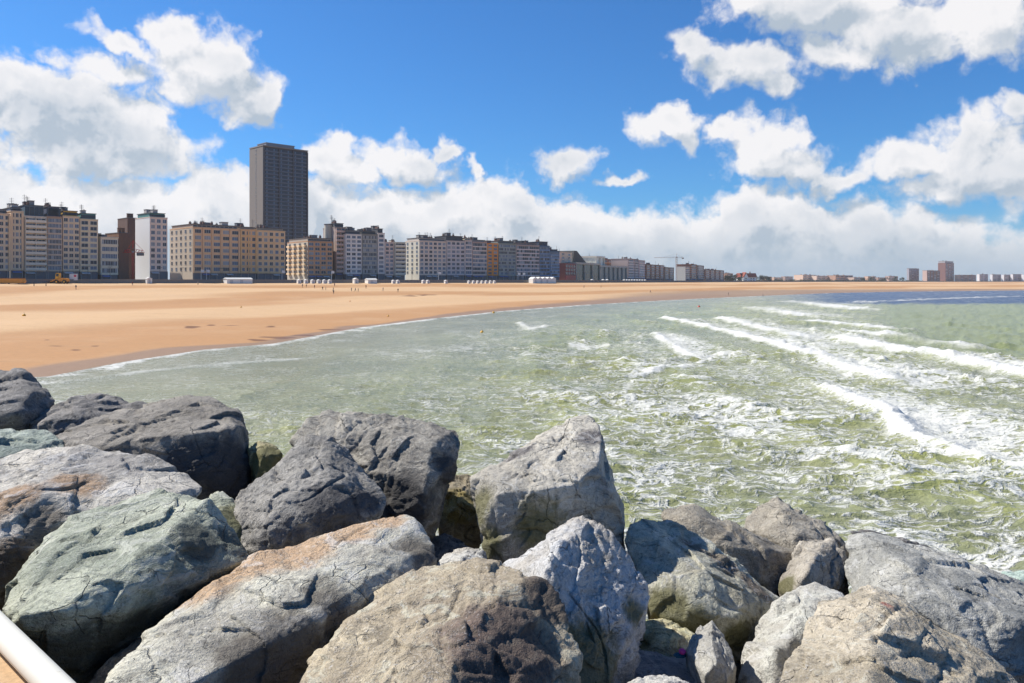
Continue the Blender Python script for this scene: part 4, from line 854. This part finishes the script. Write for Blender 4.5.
farb('tallest purple-brown far tower, rightmost of the three by the right horizon', 945.5, 954, 263, 18, (.20, .15, .18), Y=2300, u1Y=2340, ul=938, bays=3, clutter=2, shop=False, band=(.27, .21, .24), endc=(.22, .12, .11), top=5, topc=(.4, .4, .42))
farb('low pinkish far block with a cream end beside the tallest far tower', 960, 976, 275, 5, (.24, .19, .19), Y=2300, u1Y=2330, ul=954.5, clutter=2, shop=False, band=(.3, .25, .25), endc=(.58, .50, .42))
for i, (u, c) in enumerate([(979.5, (.36, .40, .52)), (992.5, (.26, .29, .38)), (1004, (.30, .31, .40)), (1013, (.24, .27, .37)), (1024, (.40, .42, .50)), (1038, (.30, .33, .42))]):
    farb(('pale blue far slab nearest the low pinkish block', 'slate-blue far slab, second in the row of slabs', 'grey-blue far slab, third in the row of slabs', 'dark blue far slab with a pale end, fourth in the row of slabs', 'pale far slab cut by the right edge of the picture', 'far slab just beyond the right edge of the picture')[i],
         u, u+8.5, 274.3+.25*(i % 3), 7, c, Y=2420, u1Y=2440, ul=u-2.6, clutter=1, shop=False, band=tuple(x*1.2 for x in c), endc=(.66, .66, .68))

for i, (u0, u1, vt, Y, c, lab) in enumerate([(727, 733, 273.5, 1500, (.30, .26, .24), 'grey-brown distant block behind the trees left of the white house'), (766, 772, 276.8, 2500, (.34, .33, .34), 'tiny grey distant block right behind the low tree past the white house'), (774, 783, 277.5, 2600, (.42, .38, .34), 'low beige distant block midway between the white house and the low terraces'), (785, 793, 276.6, 2650, (.28, .28, .31), 'low slate-grey distant block just left of the low terraces'),
        (868, 876, 276.5, 2700, (.45, .42, .40), 'low pale distant block above the broad dark tree'), (878, 887, 277.6, 2700, (.30, .27, .27), 'low brown distant block left of the far tower trees'), (889, 898, 276.2, 2700, (.38, .37, .40), 'low grey distant block nearest the leftmost far tower')]):
    farb(lab, u0, u1, vt, 4, c, Y=Y, u1Y=Y+20, clutter=2, shop=False, band=c, D=16)
# tower crane and red crane
def crane(label, u, vj, Y, uL, uR, base_v, c, name, s=.9, th=1.0):
    b = empty(name, ((u-CU)/F*Y, Y, 7.6)); tag(b, label, 'crane'); H = EYE+(CV-vj)/F*Y-7.6; m_ = plain('crane_paint', c, .6)
    m = MB()
    for (x, y) in ((-s, -s), (s, -s), (s, s), (-s, s)): m.tube((x, y, 0), (x, y, H), .16*th, n=4)
    z = 0; k = 0
    while z < H-2.4:
        m.tube((-s, -s, z), (s, -s, z+2.4), .09*th, n=4); m.tube((s, s, z), (-s, s, z+2.4), .09*th, n=4); m.tube((-s, s, z), (-s, -s, z+2.4), .09*th, n=4); m.tube((s, -s, z), (s, s, z+2.4), .09*th, n=4); z += 2.4
    m.build('mast', m_, b)
    def arm(xa, xb, nm):
        m = MB(); h = 1.5
        m.tube((xa, -.6, H), (xb, -.6, H), .14, n=4); m.tube((xa, .6, H), (xb, .6, H), .14, n=4); m.tube((xa, 0, H+h), (xb, 0, H+h*.4), .14, n=4)
        n = max(3, int(abs(xb-xa)/2.2))
        for i in range(n):
            x = xa+(xb-xa)*i/n; x2 = xa+(xb-xa)*(i+.5)/n; m.tube((x, -.6, H), (x2, 0, H+h*.8), .08, n=4); m.tube((x, .6, H), (x2, 0, H+h*.8), .08, n=4)
        m.build(nm, m_, b)
    arm(1.1, (uR-u)/F*Y, 'counter_jib'); arm(-1.1, (uL-u)/F*Y, 'jib')
    m = MB(); m.box(-s*1.1, s*1.1, -s*1.1, s*1.1, H-.2, H+1.8*s); m.build('cab', plain('crane_cab', (.3, .3, .3), .5), b)
    m = MB(); xr = (uR-u)/F*Y; m.box(xr-3, xr-.4, -1, 1, H-1.6, H-.2); m.build('counterweight', plain('crane_weight', (.2, .19, .18), .8), b)
    m = MB(); m.tube((0, 0, H+1.8), (0, 0, H+5.5), .2, n=4); m.tube((0, 0, H+5.5), ((uL-u)/F*Y*.6, 0, H+1.2), .07, n=4); m.tube((0, 0, H+5.5), (xr*.85, 0, H+1.2), .07, n=4); m.build('tie_bars', m_, b)
crane('slender tower crane standing behind the far blocks', 676.5, 257.8, 1150, 654, 684, 282, (.30, .20, .14), 'tower_crane')
crane('red crane with a level jib in front of the brown slab', 133, 252.3, front_y(133)-3, 123.5, 144, 282, (.55, .03, .03), 'site_crane', .35, .4)
HAZE = .00006
# ------------------------------------------------------------------ promenade deck, sea wall
pts = [(x, y) for x, y in PR]
m = MB()
for (x0_, y0_), (x1_, y1_) in zip(pts[:-1], pts[1:]):
    d = Vector((x1_-x0_, y1_-y0_)); n = Vector((-d.y, d.x)).normalized()
    m.add([(x0_, y0_, 8.25), (x1_, y1_, 8.25), (x1_+n.x*70, y1_+n.y*70, 8.25), (x0_+n.x*70, y0_+n.y*70, 8.25)], [(0, 1, 2, 3)])
tag(m.build('promenade', plain('promenade_tiles', (.30, .28, .25), .85, .25)), 'paved promenade in front of the flats', kind='structure')
wallm = plain('sea_wall_stone', (.22, .21, .20), .9, .3, .3)
b = empty('sea_wall', (0, 0, 0)); tag(b, 'long dark low sea wall between beach and promenade', 'sea wall')
m = MB(); c2 = MB(); rl_ = MB()
for (x0_, y0_), (x1_, y1_) in zip(pts[:-1], pts[1:]):
    d = Vector((x1_-x0_, y1_-y0_)); L = d.length; d.normalize(); n = Vector((d.y, -d.x))
    def quad(M, o0, o1, z0, z1):
        q = [(x0_+n.x*o0, y0_+n.y*o0), (x1_+n.x*o0, y1_+n.y*o0), (x1_+n.x*o1, y1_+n.y*o1), (x0_+n.x*o1, y0_+n.y*o1)]
        M.add([(x, y, z0) for x, y in q]+[(x, y, z1) for x, y in q], [(0, 3, 2, 1), (4, 5, 6, 7), (0, 1, 5, 4), (1, 2, 6, 5), (2, 3, 7, 6), (3, 0, 4, 7)])
    quad(m, 0, .7, 4.0, 8.75); quad(c2, -.1, .85, 8.752, 8.95)
m.build('wall_face', wallm, b); c2.build('coping', plain('coping_stone', (.26, .24, .22), .85), b)

# beach furniture on the upper beach: white cabins
def deck_point(u, s=6.0):
    """point on the upper beach, s metres seaward of the sea wall at picture column u"""
    q = front(u); p = Vector((q.x+18, q.y-18)); n = Vector((.70, -.70)); p = p+n*s
    k = (u-CU)/F; # slide along the wall to stay in column u
    t = (p.x-k*p.y)/(.70-k*.70) if abs(.70-k*.70) > 1e-6 else 0
    p = p-Vector((.70, .70))*t
    return p.x, p.y
def cabin_proto():
    r = empty('beach_cabin', (0, 0, 0)); wp = plain('cabin_white', (.80, .79, .76), .6)
    m = MB(); m.box(-1.1, 1.1, 0, 1.9, 0, 2.1); m.build('body', wp, r)
    m = MB(); m.prism([(-1.3, 2.102), (1.3, 2.102), (0, 2.75)], -.2, 2.1, axis=1); m.build('roof', plain('cabin_roof', (.66, .66, .66), .6), r)
    m = MB(); m.box(-.45, .45, -.05, -.003, .1, 1.85); m.build('door', plain('cabin_door', (.45, .47, .50), .6), r)
    return r
proto = cabin_proto(); first = True
cab = []
row1 = [299.5, 306.5, 313.2, 319.3, 325, 330.3]; row2 = [469.5, 474, 478.3, 482.6, 486.8, 491, 495]
o1 = ['leftmost', 'second', 'third', 'fourth', 'fifth', 'rightmost']
for i, u in enumerate(row1): cab.append((u, f'white beach cabin, {o1[i]} of the row of six below the corner flats', 1.15))
o2 = ['leftmost', 'second', 'third', 'middle', 'fifth', 'sixth', 'rightmost']
o2 = ['leftmost', 'second from left', 'third from left', 'middle', 'third from right', 'second from right', 'rightmost']
for i, u in enumerate(row2): cab.append((u, f'white beach cabin, {o2[i]} of the row of seven below the orange block', .95))
for u, l, s in [(149.5, 'lone white cabin on the sand below the white-ended flats', 1.5), (356.5, 'larger lone white cabin below the dark grey flats', 1.6), (394, 'left one of a pair of white cabins below the low pinkish flats', 1.1), (398.5, 'right one of a pair of white cabins below the low pinkish flats', 1.1),
                (424, 'left one of a pair of white cabins below the long grey-beige block', 1.1), (428.5, 'right one of a pair of white cabins below the long grey-beige block', 1.1), (446.5, 'lone white cabin below the grey flats with black roof plant', 1.1),
                (593, 'lone white cabin below the colonnaded hall', 1.3), (604, 'left one of a pair of white cabins below the glazed hall', 1.3), (608, 'right one of a pair of white cabins below the glazed hall', 1.3)]: cab.append((u, l, s))
for k in range(9): cab.append((625+k*2.6, f'small white cabin, number {k+1} from the left in the far row below the bay-fronted blocks', 1.25))
for i, (u, l, s) in enumerate(cab):
    o = proto if i == 0 else copy_tree(proto); x, y = deck_point(u, 5.5); o.location = (x, y, ground_z(x, y)-.05); o.rotation_euler = (0, 0, R(40)); s *= .68; o.scale = (s, s, s)
    tag(o, l, 'beach cabin', 'white cabins on the upper beach')
def longtent(label, u0, u1, h, name='storage_hut', peaks=0):
    x0_, y0_ = deck_point(u0, 6); x1_, y1_ = deck_point(u1, 6); d = Vector((x1_-x0_, y1_-y0_)); W = d.length
    b = empty(name, (x0_, y0_, ground_z(x0_, y0_)-.1), math.atan2(d.y, d.x)); tag(b, label, 'hut', 'long white huts on the upper beach')
    m = MB(); m.box(0, W, 0, 4, 0, h); m.build('wall', plain('cabin_white', (.80, .79, .76), .6), b)
    r = MB()
    if peaks:
        for k in range(peaks): xa = W*k/peaks; xb = W*(k+1)/peaks; r.prism([(xa+.02, h+.002), (xb-.02, h+.002), ((xa+xb)/2, h+1.1)], -.2, 4.2, axis=1)
    else: r.prism([(-.3, h+.002), (4.3, h+.002), (2, h+.7)], -.2, W+.2, axis=0)
    r.build('roof', plain('cabin_roof2', (.72, .72, .70), .6), b)
    for k in range(int(W/5)): m = MB(); m.box(1.5+k*5, 3+k*5, -.04, -.003, .3, h-.4); m.build('door', plain('hut_door', (.55, .56, .57), .6), b)
longtent('long white hut below the pale orange flats', 227, 252.5, 2.2)
longtent('long white tent below the pink-grey flats', 533, 556, 3.0, 'marquee', peaks=5)
longtent('short white hut below the pale-blue balconied flats', 368, 377, 2.2)

# site vehicles and things on the left of the beach
def digger():
    x, y, z = beach_point(59, 283.6); b = empty('wheel_loader', (x, y, z), R(5)); tag(b, 'orange-yellow wheel loader parked on the upper beach', 'loader')
    org = plain('loader_orange', (.70, .30, .04), .5); yel = plain('loader_yellow', (.75, .42, .05), .5)
    m = MB(); m.prism([(-1.0, .9), (3.6, .9), (3.6, 1.9), (3.2, 2.2), (.6, 2.3), (-1.0, 1.6)], -1.1, 1.1, axis=1); m.build('body', org, b)
    m = MB(); m.prism([(-1.2, 1.7), (.5, 2.31), (.4, 4.3), (-.9, 4.3)], -.8, .8, axis=1); c = m.build('cab', yel, b)
    m = MB(); m.box(-.75, .25, -.84, -.803, 2.9, 4.0); m.build('window', GL_D, c)
    m = MB(); m.prism([(-1.2, 1.3), (-3.2, .5), (-3.2, .9), (-1.2, 1.8)], -.9, .9, axis=1); m.build('arm', org, b)
    m = MB(); m.prism([(-3.2, .1), (-4.2, .1), (-4.4, .8), (-3.9, .5), (-3.2, 1.2)], -1.3, 1.3, axis=1); m.build('bucket', METAL, b)
    for (wx, wy) in ((-.4, -1.2), (2.6, -1.2), (-.4, 1.2), (2.6, 1.2)):
        m = MB(); m.tube((wx, wy-.3, .75), (wx, wy+.3, .75), .75, n=16); w_ = m.build('wheel', plain('tyre', (.03, .03, .03), .9), b)
        m = MB(); m.tube((wx, wy-.33, .75), (wx, wy+.33, .75), .35, n=12); m.build('rim', yel, w_)
digger()
def pontoon():
    x, y, z = beach_point(11, 284); b = empty('steel_pontoon', (x, y, z), R(8)); tag(b, 'long orange steel pontoon lying on the sand at the left edge', 'pontoon')
    m = MB(); m.prism([(-8.5, .5), (4.3, .3), (4.9, .9), (4.6, 2.0), (-8.5, 2.1)], -1.6, 1.6, axis=1); m.build('hull', plain('pontoon_orange', (.66, .30, .05), .6, .3), b)
    m = MB(); m.box(-8.5, 4.7, -1.65, 1.65, 2.102, 2.3); m.build('deck', plain('pontoon_deck', (.28, .13, .05), .8), b)
    for k in range(4): m = MB(); m.tube((-7+k*3.4, -1.2, 0), (-7+k*3.4, -1.2, .5), .3, n=8); m.build('leg', METAL, b)
pontoon()
for i, (u, v, l) in enumerate([(34, 286, 'short dark post on the sand, left of the two by the loader'), (46, 286, 'short dark post on the sand, right one beside the loader')]):
    x, y, z = beach_point(u, v); m = MB(); m.tube((0, 0, -.3), (0, 0, 1.5), .16, .12, n=8); m.box(-.3, .3, -.06, .06, 1.0, 1.2)
    tag(m.build('beach_post', METAL, None, loc=(x, y, z)), l, 'post', 'short posts by the loader')
x, y, z = beach_point(73.5, 283.2); b = empty('notice_board', (x, y, z)); tag(b, 'white notice board with a red panel beside the loader', 'sign')
m = MB(); m.box(-1.7, 1.7, -.06, .06, 1.2, 3.9); m.build('panel', WHITE_M, b); m = MB(); m.box(.2, 1.2, -.08, -.062, 2.6, 3.5); m.build('red_patch', plain('sign_red', (.55, .06, .12), .6), b)
for sx in (-1.3, 1.3): m = MB(); m.tube((sx, .1, 0), (sx, .1, 3.6), .07, n=6); m.build('leg', METAL, b)

# flag poles and lamp posts along the promenade
def lamp(name, u, l, cat, hp, white):
    q = front(u); x, y = q.x+14, q.y-14; k = (u-CU)/F; t = (x-k*y)/(.7-k*.7); x -= .7*t; y -= .7*t
    b = empty(name, (x, y, 8.25)); tag(b, l, cat, 'posts along the promenade'); mm = WHITE_M if white else METAL
    m = MB(); m.tube((0, 0, 0), (0, 0, hp), .12, .07, n=8); m.build('pole', mm, b)
    if white: m = MB(); m.add([(0, 0, hp-1.4), (1.5, .1, hp-1.5), (1.5, .1, hp-.2), (0, 0, hp-.1), (0, .04, hp-1.4), (1.5, .14, hp-1.5), (1.5, .14, hp-.2), (0, .04, hp-.1)], [(0, 1, 2, 3), (7, 6, 5, 4), (0, 4, 5, 1), (1, 5, 6, 2), (2, 6, 7, 3), (3, 7, 4, 0)]); m.build('flag', plain('flag_cloth', (.7, .7, .7), .8), b)
    else: m = MB(); m.box(-.9, .9, -.18, .18, hp, hp+.18); m.build('lamp_head', mm, b)
for u, l in [(201, 'white flagpole before the long orange block, left one'), (206.5, 'white flagpole before the long orange block, right one'), (282, 'white flagpole left of the corner flats'), (331.5, 'white flagpole below the round turret'), (518, 'white flagpole before the pink-grey flats, left one'), (523, 'white flagpole before the pink-grey flats, right one'), (438.5, 'white flagpole below the long grey-beige block')]: lamp('flagpole', u, l, 'flagpole', 5.5, True)
LB = [(60, 'the navy-roofed flats'), (88, 'the teal-roofed beige flats'), (110, 'the low white flats'), (160, 'the slim tall flats'), (182, 'the pale end of the long orange block'), (222, 'the long orange block'), (249, 'the orange-beige flats'), (270, 'the pale orange flats'), (320, 'the orange-brown corner front'), (350, 'the white and pale blue flats'), (372, 'the dark grey flats'), (412, 'the cream end wall'), (456, 'the black roof plant flats'), (508, 'the green-grey flats'), (546, 'the peaked blue block'), (585, 'the colonnaded hall')]
for u, l in LB: lamp('lamp_post', u, 'dark twin-headed lamp post in front of '+l, 'lamp post', 6.0, False)

# buoys and markers
def buoy(u, v, r, c, label, sea_=True, grp='buoys'):
    if sea_: x, y = on_water(u, v); z = .0
    else: x, y, z = beach_point(u, v)
    r *= .55; b = empty('buoy', (x, y, z)); tag(b, label, 'buoy', grp)
    m = MB(); pr_ = [(0, -.6), (.6, -.45), (1, 0), (.8, .5), (.3, .85), (.12, 1.1)]
    n = 14; vs = []; 
    for (rr_, zz) in pr_: vs += [(math.cos(2*math.pi*k/n)*max(rr_, .02)*r, math.sin(2*math.pi*k/n)*max(rr_, .02)*r, zz*r+r*.3) for k in range(n)]
    fs = [(j*n+k, j*n+(k+1) % n, (j+1)*n+(k+1) % n, (j+1)*n+k) for j in range(len(pr_)-1) for k in range(n)]+[tuple(range(n-1, -1, -1)), tuple(range((len(pr_)-1)*n, len(pr_)*n))]
    m.add(vs, fs); m.build('float', plain('buoy_paint', c, .4), b, smooth=True)
    m = MB(); m.tube((0, 0, r*1.3), (0, 0, r*1.9), r*.12, n=6); m.build('lifting_eye', METAL, b)
YE = (.80, .42, .02)
buoy(482, 333, .55, YE, 'yellow buoy floating in calm green water in mid picture'); buoy(493.5, 313, .6, YE, 'yellow buoy at the shoreline below the bright orange block')
buoy(699, 307.5, .85, (.65, .06, .03), 'red buoy near the far shoreline right of centre')
buoy(24, 316, .60, YE, 'yellow buoy stranded on the sand at the left', False); buoy(241, 307.5, .42, YE, 'small yellow buoy stranded on the sand in the middle of the beach', False); buoy(350, 301.5, .42, (.75, .25, .03), 'small orange buoy stranded on the sand below the dark grey flats', False)
buoy(388, 316.5, .45, YE, 'small yellow buoy stranded near the waterline', False)

# people on the sand: one continuous skinned body each
def person_mesh(stride, arm, lean, shirt, trousers, seed):
    me = bpy.data.meshes.new('person'); s = stride
    J = [(0,0,.95),(0,0,1.18),(lean*.5,0,1.42),(lean,0,1.52),(lean*1.1,0,1.66), (0,.10,.90),(s*.22,.11,.50),(s*.30-.06,.11,.06),(s*.30+.10,.11,.03), (0,-.10,.90),(-s*.15,-.11,.50),(-s*.42,-.11,.07),(-s*.42+.14,-.11,.03),
         (lean*.5,.19,1.42),(lean*.5-arm*.10,.25,1.15),(lean*.5-arm*.02+.08,.24,.90),(lean*.5,-.19,1.42),(lean*.5+arm*.12,-.25,1.16),(lean*.5+arm*.26,-.24,.95)]
    E = [(0,1),(1,2),(2,3),(3,4),(0,5),(5,6),(6,7),(7,8),(0,9),(9,10),(10,11),(11,12),(2,13),(13,14),(14,15),(2,16),(16,17),(17,18)]
    RR = [.145,.14,.15,.06,.105,.095,.065,.045,.045,.095,.065,.045,.045,.065,.045,.035,.065,.045,.035]
    me.from_pydata(J, E, []); o = bpy.data.objects.new('person_tmp', me); col.objects.link(o)
    md = o.modifiers.new('skin', 'SKIN'); 
    if not me.skin_vertices: me.skin_vertices.new()
    for i, r_ in enumerate(RR): me.skin_vertices[0].data[i].radius = (r_, r_)
    me.skin_vertices[0].data[0].use_root = True
    o.modifiers.new('sub', 'SUBSURF').levels = 1
    dg = bpy.context.evaluated_depsgraph_get(); out = bpy.data.meshes.new_from_object(o.evaluated_get(dg)); bpy.data.objects.remove(o)
    out.name = 'person'; out.materials.clear()
    for m_ in (plain('skin', (.45, .28, .20), .6), plain('shirt', shirt, .9), plain('trousers', trousers, .9), plain('hair', (.05, .035, .025), .8)): out.materials.append(m_)
    for p_ in out.polygons:
        z = p_.center.z; x = p_.center.x; p_.material_index = 3 if z > 1.66 and x < lean*1.1+.03 else 0 if z > 1.52 or (abs(p_.center.y) > .2 and z < 1.0) else 1 if z > .93 else 2; p_.use_smooth = True
    return out
PM = [person_mesh(1, 1, .06, (.08, .09, .14), (.04, .04, .06), 1), person_mesh(.4, .3, .02, (.22, .05, .05), (.05, .06, .10), 2), person_mesh(.8, -1, .08, (.05, .05, .05), (.12, .10, .08), 3), person_mesh(.1, .2, 0, (.30, .30, .28), (.05, .05, .07), 4)]
PP = [(302.5, 287.6, 0, 'person in dark clothes near the left cabins, left of two'), (306.3, 287.8, 2, 'person in black near the left cabins, right of two'), (314.5, 288.4, 1, 'person in a red top on the sand below the third cabin'),
      (322.6, 290.3, 2, 'stooping person in black on the sand, left of two close together'), (325.8, 290.2, 3, 'person in a pale top beside the stooping person'), (333.2, 291, 0, 'walker in dark clothes just below the rightmost of the six cabins'), (333.6, 294.2, 2, 'walker nearest the water in the beach group'), (334.6, 286.6, 1, 'person in red close under the round turret'),
      (351.5, 291.3, 3, 'person in a pale top left of a trio'), (355.3, 291.6, 0, 'middle walker of the trio on the sand'), (358.3, 291.9, 2, 'person in black at the right of the trio'), (366, 288.5, 1, 'lone person in red below the dark grey flats'), (383, 291, 0, 'lone walker in dark clothes below the slim white block'), (398, 292.3, 2, 'lone walker in black below the pale balconied flats'),
      (76, 289.6, 0, 'walker in dark clothes on the sand right of the loader'), (132.5, 285.6, 1, 'person in red by the sea wall below the brown slab'), (198, 285.2, 3, 'person in a pale top by the long orange block'), (584, 288, 0, 'far walker in dark clothes below the colonnaded hall'), (601, 288, 2, 'far walker in black below the glazed hall'), (650.5, 293, 0, 'far walker at the wet sand right of the halls'), (728.5, 295.3, 2, 'far walker in black by the bright far waterline'), (763, 297, 0, 'far walker in the shallows at the curve of the bay')]
for i, (u, v, k, l) in enumerate(PP):
    x, y, z = beach_point(u, v); o = link('person', PM[k], None, (x, y, z-.02), rnd.uniform(0, 6.28)); tag(o, l, 'person', 'people on the beach')

# ------------------------------------------------------------------ trees, dune scrub far along the bay
def leaf_cloud(n, rx, ry, rz, size, seed):
    rs = np.random.RandomState(seed); c = rs.normal(size=(7, 3))*np.array([rx, ry, rz])*.42; k = rs.randint(0, 7, n)
    q = rs.normal(size=(n, 3)); q /= np.linalg.norm(q, axis=1)[:, None]; q = c[k]+q*np.array([rx, ry, rz])*.5*rs.uniform(.55, 1, n)[:, None]
    a = rs.normal(size=(n, 3)); a /= np.linalg.norm(a, axis=1)[:, None]; b = np.cross(a, rs.normal(size=(n, 3))); b /= np.linalg.norm(b, axis=1)[:, None]
    V = np.stack([q-a*size, q+b*size*.5, q+a*size, q-b*size*.5], 1).reshape(-1, 3); return V, np.arange(4*n).reshape(n, 4)
leafm = plain('leaf_green', (.035, .05, .028), .8, .5); barkm = plain('bark', (.08, .06, .045), .9)
def tree(u, Y, h, wdt, seed, label):
    b = empty('tree', ((u-CU)/F*Y, Y, 7.2)); tag(b, label, 'tree', 'trees behind the far beach')
    V, Fc = leaf_cloud(900, wdt*.5, wdt*.5, h*.42, .55, seed); V[:, 2] += h*.58; link('crown', np_mesh('crown', V, Fc, [leafm], False), b)
    m = MB(); m.tube((0, 0, 0), (.2, 0, h*.45), .35, .2, n=8)
    for k in range(4): t = k*1.6+seed; m.tube((.2, 0, h*.4), (math.cos(t)*wdt*.25, math.sin(t)*wdt*.25, h*.7), .16, .06, n=5)
    m.build('trunk', barkm, b)
TT = [(726.5, 1180, 12, 10, 'dark tree right beside the last red-brown block'), (731, 1200, 11, 11, 'second dark tree from the red-brown block, taller of a clump'), (735.5, 1220, 10, 11, 'rounded dark tree close left of the white house'), (739.5, 1200, 8, 9, 'small dark tree touching the white house wall'),
      (760, 1300, 11, 12, 'dark tree right behind the white house'), (764.5, 1320, 9, 11, 'spreading dark tree a little right of the white house'), (769.5, 1340, 8, 12, 'low dark tree between the white house and the dune scrub'), (863, 1750, 10, 14, 'dark tree just right of the small low white terrace'),
      (872, 1800, 11, 16, 'broad dark tree midway between the terraces and the far towers'), (884, 1850, 11, 16, 'wide dark tree left of the leftmost far tower'), (895, 1900, 12, 17, 'tall dark tree nearest the leftmost far tower'), (902, 1950, 13, 12, 'narrow dark tree against the leftmost far tower')]
for i, (u, Y, h, wd, l) in enumerate(TT): tree(u, Y, h, wd, i+3, l)
rs = np.random.RandomState(5); Vs = []; 
for k in range(260):
    u = rs.uniform(690, 925); Y = float(np.interp(u, [690, 760, 860, 925], [980, 1300, 1700, 2100]))+rs.uniform(-10, 60); V, Fc = leaf_cloud(60, rs.uniform(4, 9), 5, rs.uniform(2.0, 3.6), .8, k)
    V += np.array([(u-CU)/F*Y, Y, 8.6]); Vs.append(V)
V = np.concatenate(Vs); o = link('dune_scrub', np_mesh('dune_scrub', V, np.arange(len(V)).reshape(-1, 4), [leafm], False)); tag(o, 'low dark scrub on the dunes along the far beach', 'scrub', kind='stuff')

# ------------------------------------------------------------------ air
m = bpy.data.materials.new('haze_air'); m.use_nodes = True; nt = NT(m.node_tree); nt.n.clear()
pv = nt.node('ShaderNodeVolumePrincipled'); pv.inputs['Density'].default_value = HAZE; pv.inputs['Color'].default_value = (.80, .88, 1, 1); pv.inputs['Anisotropy'].default_value = .2
om = nt.node('ShaderNodeOutputMaterial'); nt.l.new(pv.outputs[0], om.inputs['Volume'])
hz = MB(); hz.box(-5600, 5600, -1400, 5600, -7, 125); hzo = hz.build('haze', m); tag(hzo, 'thin pale sea haze', kind='stuff')
